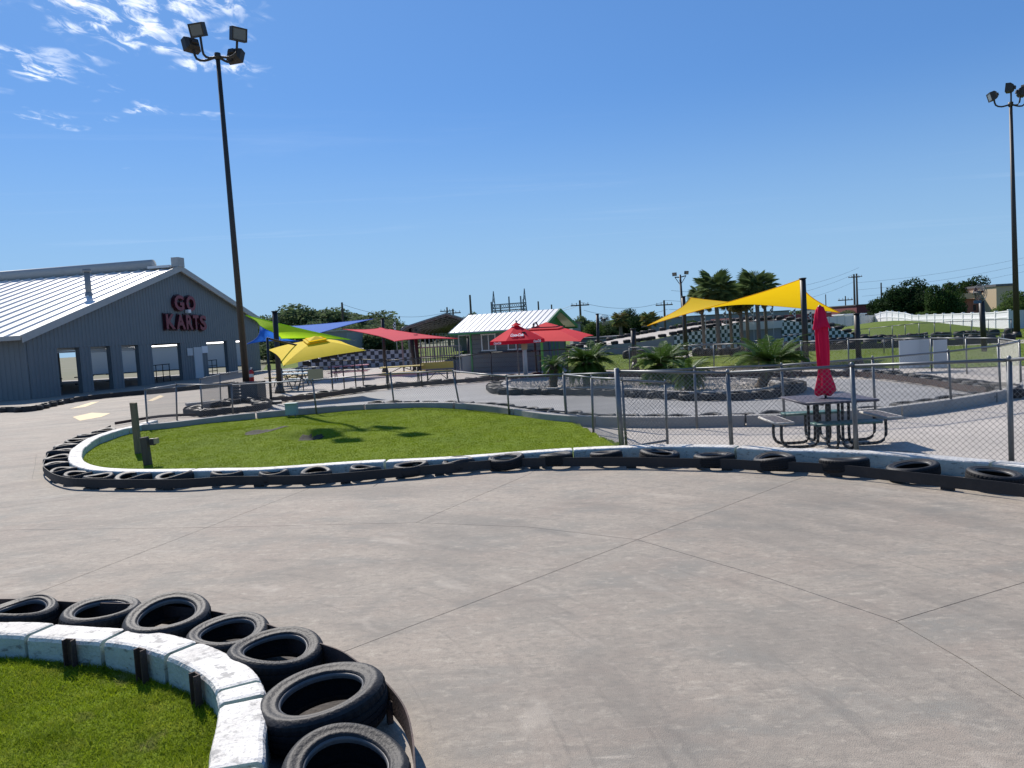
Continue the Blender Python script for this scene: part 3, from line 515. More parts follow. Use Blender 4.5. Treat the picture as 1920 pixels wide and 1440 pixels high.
# pile-up of rails and tyres round the lamp base
lb = crom(top2(.17, [(343, 768), (380, 772), (430, 767), (480, 762), (508, 755), (500, 748), (470, 744), (440, 747), (400, 755), (352, 763), (343, 768)]), .25)
t = thing('guard_rail', 'closed loop of black rail round the foot of the tall left lamp post', 'guard rail'); rail_run('rail_strip', t, lb, .02, .2, m_blkrail)
MB().box((0, 0, .1), (2.6, .5, .1), .0).obj('concrete_ramp', m_wall, t, loc=G(420, 757), rz=.5)
lc = sum(lb, Vector()) / len(lb)
for k, i in enumerate(range(0, len(lb) - 2, 3)):
    p = lb[i] + (lc - lb[i]).normalized() * .35; o = tyre_at(p.x, p.y, .56, 'black tyre in the rail loop round the left lamp post, %s from its left end' % ordn(k), 'tyres round the left lamp post', False, k, (random.uniform(-.15, .15), 0), k); seat_tyre(o)
bp = crom(top2(.2, [(0, 764), (60, 762), (116, 750), (180, 741), (240, 735), (300, 730), (380, 722), (440, 716)]), .4)
t = thing('guard_rail', 'low black rail along the foot of the go kart building', 'guard rail'); rail_run('rail_strip', t, bp, .0, .22, m_blkrail, jit=.05)
for k, i in enumerate(range(1, len(bp) - 1, 2)):
    o = tyre_at(bp[i].x - .25, bp[i].y + .3, .6, 'black tyre along the foot of the go kart building, %s from the left' % ordn(k), 'tyres along the building', False, k, (0, 0), k); seat_tyre(o)
fr = crom([Vector((*G(*p, .1).xy, 0)) for p in ((150, 806), (215, 792), (300, 779), (385, 775))][1:], .3)
t = thing('guard_rail', 'thin rusty rail lying across the track behind the left fence', 'guard rail'); rail_run('rail_strip', t, fr, .03, .11, m_rail)

# ---- chain link fences
def post_mesh(mb, b, tp, r): mb.tube([b, tp], r, 10)
def chain(mb, a, b, za0, za1, zb0, zb1, pitch=.074, r=.0019):
    L2 = Vector((b.x - a.x, b.y - a.y, 0)); ln = L2.length; u = L2 / ln; n = Vector((-u.y, u.x, 0))
    h = max(za1 - za0, zb1 - zb0); z0 = lambda s: za0 + (zb0 - za0) * s / ln; z1 = lambda s: za1 + (zb1 - za1) * s / ln
    hmin = min(za1 - za0, zb1 - zb0)
    for sg in (1, -1):
        c = -h * 1.0
        while c < ln + h:
            # line s = c + sg*z' with z' from 0..H (relative)
            pts = []
            H = h
            zz0, zz1 = 0., H; 
            if sg == 1: lo, hi = max(0, -c), min(H, ln - c)
            else: lo, hi = max(0, c - ln), min(H, c)
            if hi - lo > .02:
                s0, s1 = c + sg * lo, c + sg * hi; p = a + u * s0; q = a + u * s1; f0, f1 = lo / H, hi / H
                p = Vector((p.x, p.y, z0(s0) + (z1(s0) - z0(s0)) * f0)) + n * (.002 * sg); q = Vector((q.x, q.y, z0(s1) + (z1(s1) - z0(s1)) * f1)) + n * (.002 * sg)
                d = (q - p).normalized(); e1 = n; e2 = d.cross(n); vs = [x + (e1 * math.cos(w) + e2 * math.sin(w)) * r for x in (p, q) for w in (0, 2.09, 4.19)]
                mb.add(vs, [(0, 1, 4, 3), (1, 2, 5, 4), (2, 0, 3, 5)])
            c += pitch
def fence(label, posts, name='chain_link_fence', pr=.024, rr=.019, off=.03, m=None, mesh=True, pitch=.074, wr=.0019, group=None, bottom_rail=False, meshm=None, topgap=0.):
    """posts: (base Vector, top Vector)"""
    m = m or m_galv; t = thing(name, label, 'fence', (posts[0][0].x, posts[0][0].y, 0), 0, group); O = Vector((posts[0][0].x, posts[0][0].y, 0)); P = [(b - O, tp - O) for b, tp in posts]
    for b, tp in P:
        mb = MB().tube([b, tp], pr, 10).tube([tp - Vector((0, 0, .01)), tp + Vector((0, 0, .035)), tp + Vector((0, 0, .055))], pr * 1.25, 10, r2=pr * .3); mb.obj('post', m, t, True)
    for (b0, t0), (b1, t1) in zip(P, P[1:]):
        MB().tube([t0 + Vector((0, 0, -topgap)), t1 + Vector((0, 0, -topgap))], rr, 8).obj('top_rail', m, t, True)
        if bottom_rail: MB().tube([b0 + Vector((0, 0, .06)), b1 + Vector((0, 0, .06))], rr, 8).obj('bottom_rail', m, t, True)
    if mesh:
        mb = MB()
        for (b0, t0), (b1, t1) in zip(P, P[1:]): chain(mb, (b0 + t0) / 2, (b1 + t1) / 2, b0.z + off, t0.z, b1.z + off, t1.z, pitch, wr)
        mb.obj('wire_mesh', meshm or m_wire, t, kind='stuff')
    return t
def pp(top, base, zb=0.): b = G(*base, zb); return (b, D(*top, b.y))
fence('galvanised chain link fence standing along the far wall of the middle lawn', [pp((272, 731), (277, 806)), pp((330, 721), (332, 788)), pp((434, 722), (437, 779)), pp((586, 713), (594, 778)), pp((732, 700), (740, 768)), pp((849, 696), (863, 768)), pp((950, 706), (955, 781)), pp((1056, 702), (1062, 793))])
fence('short chain link fence running toward the kerb at the right end of the lawn', [pp((1056.5, 702), (1062.5, 794)), pp((1109, 708), (1113, 813)), pp((1158, 711), (1166, 845))])
fence('chain link fence going back beside the dark block pedestal', [pp((375, 711), (380, 777)), pp((412, 702), (414, 757)), pp((456, 694), (459, 740))])
def behind_kerb(px, pyk, extra, tpx, tpy):
    g = G(px, pyk, .2); b = Vector((g.x, g.y, 0)) * (1 + extra / g.length); return (b, D(tpx, tpy, b.y))
fB = [behind_kerb(1166, 834, .15, 1156, 694), behind_kerb(1372, 834, .15, 1364, 699), behind_kerb(1607, 844, .15, 1597, 686), behind_kerb(1897, 864, .15, 1892, 675), behind_kerb(2200, 908, .2, 2180, 650)]
fB[0][1].z -= .02
fence('chain link fence standing close behind the white kerb at the right', fB, pr=.032, rr=.021, wr=.0021)
MB().tube([fB[0][0], fB[0][1] + Vector((0, 0, .05))], .042, 12).obj('gate_post', m_galv, None, True, label='thick grey steel gate post at the corner of the lawn', category='post')
gb = [fB[0][0] + Vector((.09, .12, .05)), G(1252, 838) + Vector((0, 0, .05))]; gt = [D(1166, 713, gb[0].y), D(1247, 717, gb[1].y)]
g = fence('chain link gate swung open next to the thick gate post', [(gb[0], gt[0]), (gb[1], gt[1])], 'chain_link_gate', .022, .02, 0, bottom_rail=True); g['category'] = 'gate'
fC = [pp((1157, 699), (1161, 803)), pp((1302, 691), (1307, 803)), pp((1465, 685), (1472, 799)), pp((1636, 672), (1642, 786)), pp((1778, 659), (1784, 767)), pp((1871, 648), (1877, 749)), pp((1911, 640), (1914, 733))]
fence('chain link fence following the curved wall in front of the oval track', [pp((1057.5, 702.5), (1063, 792))] + fC)
fD = [pp((1911, 640), (1915, 722)), pp((1873, 634), (1876, 706)), pp((1811, 634), (1813, 701)), pp((1745, 634), (1747, 697)), pp((1673, 635), (1675, 695)), pp((1590, 637), (1592, 694)), pp((1502, 641), (1503, 695)), pp((1422, 643), (1423, 696)), pp((1338, 646), (1339, 697)), pp((1262, 649), (1263, 698)), pp((1180, 652), (1181, 699)), pp((1064, 658), (1065, 699))]
tD = fence('long chain link fence between the oval track and the grass field', fD)
for (x0, x1) in ((1686, 1743), (1750, 1776)):
    a, b = G(x0, 692), G(x1, 692); yy = G(1715, 697).y + .02
    p0, p1, p2, p3 = D(x0, 690, yy), D(x1, 690, yy), D(x1, 637, yy), D(x0, 637, yy); c = (p0 + p2) / 2
    thing('blank_panel', 'wider blank white board behind the far fence' if x0 < 1700 else 'narrower blank white board behind the far fence', 'board', me=MB().box(c, (p1.x - p0.x, .02, p2.z - p1.z)).mesh('blank_panel', m_offw))
def fE(label, pts, Y, hb=None, **k):
    P = []
    for (px, py, Yq) in pts: tp = D(px, py, Yq); P.append((Vector((tp.x, tp.y, 0.)), tp))
    return fence(label, P, **k)
fE('farther chain link fence crossing behind the grass strip', [(1609, 637, 36), (1657, 633, 36), (1734, 629, 36), (1807, 626, 36), (1882, 624, 36)], 0, wr=.0024, pitch=.1)
fE('distant chain link fence in front of the white vinyl fence', [(1560, 621, 56), (1630, 616, 52), (1673, 611, 49), (1697, 609, 48), (1723, 606, 47), (1752, 605, 47), (1782, 603, 46), (1821, 602, 46), (1853, 600, 45), (1896, 599, 45)], 0, wr=.003, pitch=.12)
fE('chain link fence crossing in front of the checkered ramp wall', [(1290, 647, 46), (1360, 643, 46), (1415, 640, 46), (1470, 630, 46), (1540, 622, 46)], 0, mesh=False, rr=.03)
fE('black railed fence behind the yellow bench area', [(470, 698, 33.5), (528, 692, 33.5), (566, 690, 33.5), (620, 686, 33.5)], 0, m=m_galv, wr=.0024, pitch=.1)
fE('dark framed fence in front of the picnic benches', [(620, 675, 31), (642, 676, 31), (664, 676, 31), (678, 674, 31), (724, 676, 31), (788, 672, 31.5), (852, 670, 32), (920, 661, 32.5), (1012, 658, 33), (1063, 655, 33.5)], 0, m=m_blk, wr=.0024, pitch=.1)

# ================================================================ GO KART BUILDING
A = G(60, 749).xy; th = math.radians(81); dW = (math.cos(th), math.sin(th)); dN = (-math.sin(th), math.cos(th)); dO = (math.sin(th), -math.cos(th))
bld = thing('go_kart_building', 'long blue grey metal building with white ribbed roof at the left', 'building', (A.x, A.y, 0)); bld.rotation_euler.z = th
# local axes: x along the gable wall, y into the building's length, z up
def wl_(px, py): return onplane(px, py, A, dW)
sM, zM = wl_(329, 503); sB, zB = wl_(482, 601); sA, zA = 0., wl_(60, 626)[1]; LEN = 46.
def roofz(s): return zA + (zM - zA) * s / sM if s < sM else zM + (zB - zM) * (s - sM) / (sB - sM)
ops = []
for (x0, x1, yt) in ((108, 151, 645), (171, 209, 645), (229, 262, 643), (286, 341, 646), (389, 428, 645), (444, 462, 643)):
    a, b = wl_(x0 + 2, 690)[0], wl_(x1 + 1, 690)[0]; ops.append((a, b, wl_((x0 + x1) / 2, yt)[1]))
HD = sum(o[2] for o in ops) / len(ops)
edges = [0] + [v for o in ops for v in o[:2]] + [sB]
# gable wall as individual ribbed sheets: solid piers below, wall above openings
rib = .30
def ribbed(mb, s0, s1, zf0, zf1, y=0.):
    n = max(1, round((s1 - s0) / rib)); w = (s1 - s0) / n
    for k in range(n):
        for (a, b, d0, d1) in ((0, .34, .0, .0), (.34, .45, .0, -.03), (.45, .89, -.03, -.03), (.89, 1, -.03, 0)):
            u, v = s0 + (k + a) * w, s0 + (k + b) * w
            mb.add([(u, y + d0, zf0(u)), (v, y + d1, zf0(v)), (v, y + d1, zf1(v)), (u, y + d0, zf1(u))], [(0, 1, 2, 3)])
mb = MB(); ribbed(mb, 0, sM, lambda s: HD, roofz); ribbed(mb, sM, sB, lambda s: HD, roofz)
mb.add([(0, .15, HD), (sB, .15, HD), (sB, .15, zB), (sM, .15, zM), (0, .15, zA)], [(0, 1, 2, 3, 4)]); mb.add([(0, -.03, HD), (sB, -.03, HD), (sB, .15, HD), (0, .15, HD)], [(0, 1, 2, 3)])
mb.obj('gable_wall', m_bwall, bld)
for i in range(0, len(edges), 2):
    a, b = edges[i], edges[i + 1]; mb = MB(); ribbed(mb, a, b, lambda s: 0, lambda s: HD + .001); mb.box(((a + b) / 2, .14, HD / 2), (b - a, .24, HD)); mb.obj('pier', m_bwall, bld)
# side wall (facing the camera) with its dark doorway at the photo's edge
mb = MB()
for k in range(int(LEN / .3)):
    y0 = k * .3
    if 4.4 < y0 < 7.6:
        zb = 2.4
    else: zb = 0
    for (a, b, d0, d1) in ((0, .34, 0, 0), (.34, .45, 0, -.03), (.45, .89, -.03, -.03), (.89, 1, -.03, 0)):
        u, v = y0 + a * .3, y0 + b * .3; mb.add([(-.02 + d0, u, zb), (-.02 + d1, v, zb), (-.02 + d1, v, zA), (-.02 + d0, u, zA)], [(0, 1, 2, 3)])
mb.add([(.1, 0, 0), (.1, LEN, 0), (.1, LEN, zA), (.1, 0, zA)], [(0, 1, 2, 3)]); mb.obj('side_wall', m_bwall, bld)
MB().box((-.06, .06, zA / 2), (.09, .09, zA)).obj('downpipe', m_bwall, bld)
# roof: two ribbed slopes, each standing rib real
for nm, s0, s1, z0, z1 in (('near', -.55, sM, zA - .12, zM + .06), ('far', sB + .5, sM, zB - .12, zM + .06)):
    mb = MB(); mb.add([(s0, -.35, z0), (s1, -.35, z1), (s1, LEN, z1), (s0, LEN, z0), (s0, -.35, z0 - .1), (s1, -.35, z1 - .1), (s1, LEN, z1 - .1), (s0, LEN, z0 - .1)], [(0, 1, 2, 3), (4, 5, 6, 7), (0, 3, 7, 4), (0, 1, 5, 4)])
    rf = mb.obj('roof', m_roof, bld); sh = None
    nr_ = int((LEN + .3) / .92)
    for k in range(nr_):
        y = -.30 + k * .92
        if sh is None:
            q = MB(); q.add([(s0, 0, z0 - .001), (s0, .04, z0 + .075), (s0, .10, z0 + .075), (s0, .14, z0 - .001), (s1, 0, z1 - .001), (s1, .04, z1 + .075), (s1, .10, z1 + .075), (s1, .14, z1 - .001)], [(0, 1, 5, 4), (1, 2, 6, 5), (2, 3, 7, 6), (0, 1, 2, 3)]); sh = q.mesh('standing_seam', m_roof)
        link('standing_seam', sh, rf, (0, y, 0))
mb = MB(); prev = [(-.66, zA - .2), (sM, zM + .02), (sB + .6, zB - .2)]
for (a, b) in zip(prev, prev[1:]):
    vs = [(a[0], y, a[1] + dz) for y in (-.40, -.35) for dz in (-.24, .16)] + [(b[0], y, b[1] + dz) for y in (-.40, -.35) for dz in (-.24, .16)]; mb.add(vs, [(0, 1, 5, 4), (2, 3, 7, 6), (1, 3, 7, 5), (0, 2, 6, 4), (0, 1, 3, 2), (4, 5, 7, 6)])
mb.obj('fascia', m_trim, bld)
MB().box((-.66, LEN / 2 - .3, zA - .2), (.14, LEN, .22)).obj('gutter', m_trim, bld)
MB().tube([(sM, 1.6, zM + .34), (sM, LEN, zM + .34)], .36, 14).obj('ridge_vent', m_trim, bld, True)
MB().box((sM, -.2, zM + .38), (.75, .5, .62)).obj('ridge_cap', m_trim, bld)
MB().box((sM, .9, zM + .12), (1.1, 1.6, .16)).obj('ridge_flashing', m_roof, bld)
# stove pipe on the near slope
pv = None
d = ray(167, 556); best = None
for i in range(400):
    Y = 30 + i * .15; p = D(167, 556, Y); rel = Vector((p.x - A.x, p.y - A.y)); s = rel.dot(Vector(dW)); l = rel.dot(Vector(dN)); e = abs(p.z - (zA + (zM - zA) * s / sM))
    if best is None or e < best[0]: best = (e, s, l, p.z)
_, ps, pl, pz = best
MB().tube([(ps, pl, pz - .3), (ps, pl, pz + 1.45)], .17, 12).tube([(ps, pl, pz + 1.45), (ps, pl, pz + 1.62)], .26, 12).tube([(ps, pl, pz - .1), (ps, pl, pz + .25)], .3, 12, r2=.18).obj('vent_pipe', m_grey, bld, True)
# roller shutters tucked up in the first three openings
for o in ops[:3]: 
    for k in range(4): MB().box(((o[0] + o[1]) / 2, .28, o[2] - .07 - k * .115), (o[1] - o[0], .03, .10)).obj('shutter_slat', m_trim, bld)
# inside: floor, back walls, far openings giving onto the lit yard
MB().box((sB / 2, LEN / 2, -.006), (sB - .3, LEN - .3, .014)).obj('floor', m_floor, bld)
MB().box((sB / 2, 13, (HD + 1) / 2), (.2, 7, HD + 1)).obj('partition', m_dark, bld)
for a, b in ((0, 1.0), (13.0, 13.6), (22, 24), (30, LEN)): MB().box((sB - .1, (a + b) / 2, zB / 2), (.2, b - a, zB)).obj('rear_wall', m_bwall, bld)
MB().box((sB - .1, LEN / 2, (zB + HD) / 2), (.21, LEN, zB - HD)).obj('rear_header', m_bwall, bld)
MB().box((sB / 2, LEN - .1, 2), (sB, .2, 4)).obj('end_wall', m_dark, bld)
for (x, y) in ((sB * .28, 4), (sB * .28, 9), (sB * .62, 6)): MB().box((x, y, roofz(x) / 2 - .1), (.2, .2, roofz(x) - .25)).obj('column', m_bwall, bld)
# rails inside the open bays
for o in ops[3:5]:
    w = o[1] - o[0]
    for z in (.35, .75, 1.15): MB().tube([(o[0] + .1, .9, z), (o[1] - .05, .9, z)], .03, 6).obj('bay_rail', m_blk, bld)
    for k in range(5): MB().tube([(o[0] + .1 + k * (w - .2) / 4, .9, 0), (o[0] + .1 + k * (w - .2) / 4, .9, 1.15)], .03, 6).obj('bay_post', m_blk, bld)
for o in ops[:3]:
    for z in (.45, .85): MB().tube([(o[0] + .05, 1.2, z), (o[1] - .05, 1.2, z)], .035, 6).obj('bay_rail', m_blk, bld)
def wallbox(px0, px1, py0, py1, m, nm, y=-.06, th_=.05):
    a, zt = wl_(px0, py0); b, _ = wl_(px1, py0); _, zb = wl_((px0 + px1) / 2, py1); zt = wl_((px0 + px1) / 2, py0)[1]; zb = max(zb, .02)
    return MB().box(((a + b) / 2, y, (zt + zb) / 2), (b - a, th_, zt - zb)).obj(nm, m, bld)
wallbox(361, 376, 651, 716, m_offw, 'door'); wallbox(349, 359, 653, 667, m_offw, 'notice'); wallbox(376.5, 387, 649, 662, m_white, 'notice'); wallbox(345, 350, 581, 587, m_white, 'wall_lamp', -.2, .25)
# pale sheds in the yard beyond, seen through the bays
def shed(x, y, w, dpt, h, rz, lab, m=m_offw):
    t = thing('storage_shed', lab, 'shed', (x, y, 0), rz); MB().box((0, 0, h / 2), (w, dpt, h)).obj('wall', m, t)
    MB().add
    q = MB(); q.add([(-w / 2 - .2, -dpt / 2 - .2, h), (w / 2 + .2, -dpt / 2 - .2, h), (w / 2 + .2, dpt / 2 + .2, h), (-w / 2 - .2, dpt / 2 + .2, h), (-w / 2 - .2, 0, h + .9), (w / 2 + .2, 0, h + .9)], [(0, 1, 5, 4), (3, 2, 5, 4), (0, 3, 4), (1, 2, 5), (0, 1, 2, 3)]); q.obj('roof', m_white, t)
shed(-37, 84, 16, 5, 2.5, .1, 'pale storage shed seen through the right bays of the building'); shed(-58, 78, 14, 5, 2.6, .2, 'pale storage shed seen through the left bays of the building')
# sign letters, each standing off the wall
sg = thing('go_karts_sign', 'raised red GO KARTS letters on the grey gable wall', 'sign', (A.x, A.y, 0)); sg.rotation_euler.z = th
def letter(ch, parent, x0, x1, z0, z1, y, m, mside=None, depth=.12, bold=.06, name='letter', shear=0.):
    cu = bpy.data.curves.new('letter', 'FONT'); cu.body = ch; cu.size = 1; cu.extrude = .5; cu.offset = bold; cu.resolution_u = 3; cu.shear = shear
    o = bpy.data.objects.new('tmp', cu); me = bpy.data.meshes.new_from_object(o); bpy.data.objects.remove(o)
    n = len(me.vertices); co = np.zeros(n * 3, 'f'); me.vertices.foreach_get('co', co); co = co.reshape(-1, 3); lo, hi = co.min(0), co.max(0); q = (co - lo) / (hi - lo)
    out = np.stack([x0 + q[:, 0] * (x1 - x0), y - q[:, 2] * depth, z0 + q[:, 1] * (z1 - z0)], 1); me.vertices.foreach_set('co', out.ravel()); me.name = name; me.materials.append(m)
    if mside:
        me.materials.append(mside)
        me.update()
        for p in me.polygons:
            if abs(p.normal.y) < .7: p.material_index = 1
    me.update(); return link(name, me, parent)
for ch, x0, x1, y0, y1 in (('G', 320, 339, 553, 583.5), ('O', 342.5, 361, 554.5, 584.6), ('K', 304.4, 322.5, 588.4, 618.5), ('A', 323.5, 341.5, 589.5, 618.8), ('R', 342.3, 355.8, 590, 619), ('T', 355.5, 367, 590.6, 619), ('S', 368.3, 381.5, 591, 620.5)):
    a, zt = wl_(x0, (y0 + y1) / 2); b, _ = wl_(x1, (y0 + y1) / 2); zt = wl_((x0 + x1) / 2, y0)[1]; zb = wl_((x0 + x1) / 2, y1)[1]
    letter(ch, sg, a - .04, b + .04, zb - .05, zt + .05, -.05, m_redd, m_redd, .06, .09, 'letter_backing'); letter(ch, sg, a + .03, b - .03, zb + .03, zt - .03, -.115, m_redl, m_redd, .15, .035)

# ================================================================ FLOODLIGHT POSTS
def flood(parent, c, aim, s=1.):
    aim = Vector(aim).normalized(); R = aim.to_track_quat('Y', 'Z').to_matrix(); h = thing_part('lamp_head', parent)
    s *= .92; w, hh, dd = .62 * s, .50 * s, .26 * s
    mb = MB(); f = [(-w / 2, dd, -hh / 2), (w / 2, dd, -hh / 2), (w / 2, dd, hh / 2), (-w / 2, dd, hh / 2)]; b = [(-w * .34, -dd * .55, -hh * .32), (w * .34, -dd * .55, -hh * .32), (w * .34, -dd * .55, hh * .32), (-w * .34, -dd * .55, hh * .32)]; md = [(x, 0, z) for x, _, z in f]
    mb.add([c + R @ Vector(v) for v in f + md + b], [(0, 1, 5, 4), (1, 2, 6, 5), (2, 3, 7, 6), (3, 0, 4, 7), (4, 5, 9, 8), (5, 6, 10, 9), (6, 7, 11, 10), (7, 4, 8, 11), (8, 9, 10, 11)])
    e = .05 * s; i_ = [(-w / 2 + e, dd, -hh / 2 + e), (w / 2 - e, dd, -hh / 2 + e), (w / 2 - e, dd, hh / 2 - e), (-w / 2 + e, dd, hh / 2 - e)]; mb.add([c + R @ Vector(v) for v in f + i_], [(0, 1, 5, 4), (1, 2, 6, 5), (2, 3, 7, 6), (3, 0, 4, 7)])
    mb.box(c + R @ Vector((0, -dd * .7, 0)), (w * .4, dd * .5, hh * .35), R=R); hd = mb.obj('lamp_head', m_pole, parent)
    MB().add
    q = MB(); q.add([c + R @ Vector((x, dd - .02 * s, z)) for x, _, z in i_], [(0, 1, 2, 3)]); q.box(c + R @ Vector((0, dd * .4, 0)), (w * .3, dd * .3, hh * .3), R=R); q.obj('lens', m_lens, hd)
    return hd
def thing_part(*a): return None
def lamp_post(base, ztop, heads, label, r0=.13, r1=.075, nm='floodlight_post', lean=0.):
    t = thing(nm, label, 'lamp post', base); top = Vector((lean, 0, ztop))
    MB().tube([(0, 0, 0), top], r0, 16, r2=r1).obj('pole', m_pole, t, True); MB().tube([(0, 0, 0), (0, 0, .35)], r0 * 1.5, 16, r2=r0 * 1.2).obj('base', m_pole, t, True)
    MB().tube([top + Vector((0, 0, -.12)), top + Vector((0, 0, .1))], r1 * 1.5, 12).obj('cap', m_pole, t, True)
    for (off, aim) in heads:
        off = Vector(off); hd = Vector((off.x, off.y, 0)); c = top + off
        ps = crom([top + Vector((0, 0, -.02)), top + hd * .55 + Vector((0, 0, -.12)), top + hd * .88 + Vector((0, 0, -.02)), top + hd * .97 + Vector((0, 0, off.z * .5)), c + Vector((0, 0, -.08))], .12)
        MB().tube(ps, .045, 8).obj('arm', m_pole, t, True); flood(t, c, aim)
    return t
pb = G(465, 752); ptz = D(408, 105, pb.y); S_ = pb.y / F
lamp_post((pb.x, pb.y, 0), ptz.z, [((-.92, .1, .52), (-.9, .7, -.35)), ((-.45, -.35, .82), (-.25, -1, -.35)), ((.85, -.25, .62), (.75, -.8, -.25)), ((.42, .55, .22), (.3, 1, -.45))], 'tall dark floodlight post with four lamp heads rising at the left', lean=ptz.x - pb.x + .0)
b2 = D(1907, 630, 44); t2 = D(1895, 195, 44)
lamp_post((b2.x, b2.y, 0), t2.z, [((-.95, .0, .5), (-1, .25, -.3)), ((-.3, -.5, .75), (-.7, .6, .1)), ((.35, -.3, .55), (.9, -.3, -.2)), ((1.0, .2, .9), (.9, .5, -.2))], 'tall dark floodlight post at the right edge of the photo', .17, .085, lean=t2.x - b2.x)
b3 = D(1286, 668, 44.8); t3 = D(1275, 515, 44.8); tt = thing('floodlight_post', 'slim two lamp floodlight post left of the palms', 'lamp post', (b3.x, b3.y, 0))
tp = Vector((t3.x - b3.x, 0, t3.z)); MB().tube([(0, 0, 0), tp], .09, 10, r2=.06).obj('pole', m_pole, tt, True)
for sx, px, py in ((-1, 1265, 514), (1, 1286, 511)):
    c = D(px, py, 44.8) - Vector((b3.x, b3.y, 0)); MB().tube([tp - Vector((0, 0, .15)), c - Vector((0, 0, .18))], .035, 6).obj('arm', m_pole, tt); MB().tube([tp - Vector((0, 0, .6)), c - Vector((0, 0, .18))], .02, 6).obj('brace', m_pole, tt); flood(tt, c, (sx * .5, -1, -.25), .42)
# block pedestal, extinguisher
bb = G(465, 764); t = thing('block_pedestal', 'dark block plinth with slatted left side at the foot of the left lamp post', 'plinth', (pb.x - .02, pb.y - .05, 0))
for (cx, cy, w, d2) in ((.28, -.45, .62, .1), (.28, .45, .62, .1), (.54, 0, .1, .8)): MB().box((cx, cy, .36), (w, d2, .72)).obj('side_wall', m_bluew, t)
for k in range(6): MB().box((-.27, -.45, .08 + k * .12), (.48, .06, .085)).obj('slat', m_bluew, t)
MB().box((-.47, 0, .36), (.08, .96, .72)).obj('side_wall', m_bluew, t); MB().box((.28, -.45, .735), (.66, .16, .03)).obj('coping', m_wall, t)
fe = D(471.5, 703, pb.y - .25); t = thing('fire_extinguisher', 'red fire extinguisher hanging on the left lamp post', 'extinguisher', fe)
MB().lathe([(0, -.25), (.075, -.25), (.085, -.22), (.085, .12), (.06, .18), (.03, .2), (0, .2)], 16).obj('cylinder', m_fire, t, True); MB().box((0, 0, .23), (.05, .12, .05)).box((.0, .05, .27), (.03, .16, .02)).obj('handle', m_offw, t); MB().tube([(.03, 0, .23), (.1, 0, .16), (.1, 0, -.02)], .012, 6).obj('hose', m_blk, t); MB().lathe([(.087, -.08), (.087, .04)], 16).obj('label_band', m_offw, t)

# ================================================================ SHADE SAILS
def sail(label, corners, m, name='shade_sail', sag=.12, n=18, bow=0.):
    """corners in order round the sail; edges curve inward, bilinear surface"""
    C = [Vector(c) for c in corners]; mb = MB(); cen = sum(C, Vector()) / len(C); vs = []
    if len(C) == 4:
        for i in range(n + 1):
            for j in range(n + 1):
                u, v = i / n, j / n; uu = u + sag * 4 * v * (1 - v) * (1 - 2 * u) ; vv = v + sag * 4 * u * (1 - u) * (1 - 2 * v)
                p = C[0] * (1 - uu) * (1 - vv) + C[1] * uu * (1 - vv) + C[2] * uu * vv + C[3] * (1 - uu) * vv; p = p + Vector((0, 0, bow * 16 * u * (1 - u) * v * (1 - v))); vs.append(p)
    else:
        for i in range(n + 1):
            for j in range(n + 1):
                u, v = i / n, j / n; a = 1 - u; b = u * (1 - v); c = u * v
                k = sag * 27 * 0; e = sag * 4 * (a * b * .5 + b * c + a * c) ; base = C[0] * a + C[1] * b + C[2] * c; vs.append(base.lerp(cen, min(.9, sag * 4 * max(a * b, b * c, a * c) * (1 - 27 * a * b * c) )))
    f = [(i * (n + 1) + j, (i + 1) * (n + 1) + j, (i + 1) * (n + 1) + j + 1, i * (n + 1) + j + 1) for i in range(n) for j in range(n)]
    o0 = C[0]; me = bpy.data.meshes.new('canopy'); me.from_pydata([tuple(v - o0) for v in vs], [], f); me.materials.append(m); me.polygons.foreach_set('use_smooth', [True] * len(me.polygons)); me.update()
    t = thing(name, label, 'shade sail', o0); link('canopy', me, t); G_ = lambda i, j: vs[i * (n + 1) + j] - o0; hm = MB()
    for e_ in ([G_(i, 0) for i in range(n + 1)], [G_(n, j) for j in range(n + 1)], [G_(i, n) for i in range(n + 1)], [G_(0, j) for j in range(n + 1)]): hm.tube(e_, .016, 5)
    hm.obj('hem', m, t)
    mb = MB(); 
    for c in C: mb.tube([c - o0, c - o0 + (c - cen).normalized() * .25], .012, 6)
    mb.obj('corner_ring', m_galv, t); return t
def steel_post(label, base_px, top_px, Y=None, r=.1, flare=True, group=None, cap=None):
    b = G(*base_px) if Y is None else D(*base_px, Y); tpv = D(*top_px, b.y); t = thing('shade_post', label, 'post', (b.x, b.y, 0)); top = Vector((tpv.x - b.x, 0, tpv.z))
    MB().tube([(0, 0, 0), top], r, 14).obj('shaft', m_blk, t, True); MB().tube([top - Vector((0, 0, .02)), top + Vector((0, 0, .02))], r * 1.25, 14).obj('cap', m_blk, t, True)
    if flare: MB().tube([(0, 0, 0), (0, 0, .38)], r * 2.1, 14, r2=r).obj('base_cone', m_blk, t, True)
    return b, tpv
steel_post('tall black post holding the right end of the yellow sail', (1512, 690), (1505, 522), r=.11)
steel_post('black post under the left peak of the yellow sail', (1288, 676), (1281, 556), Y=38, r=.10)
steel_post('short black post left of the second cycad', (1191, 695), (1187, 617), r=.11)
steel_post('black post with a flared foot right of the red umbrella', (1611, 687), (1606, 588), r=.10)
steel_post('slim black post beside the round fan near the kiosk', (1122, 664), (1120, 589), Y=44, r=.085)
steel_post('thick black post behind the yellow cantilever umbrella', (525, 737), (515, 584), r=.11)
steel_post('black post rising beside the red sail', (722, 692), (717, 597), Y=47, r=.10); steel_post('black post under the right half of the red sail', (777, 686), (769, 612), Y=47, r=.12, flare=False); steel_post('second black post under the right half of the red sail', (785, 686), (779, 628), Y=44, r=.10, flare=False)
steel_post('black post in the gateway left of the kiosk', (881, 690), (878, 632), Y=43, r=.1, flare=False)
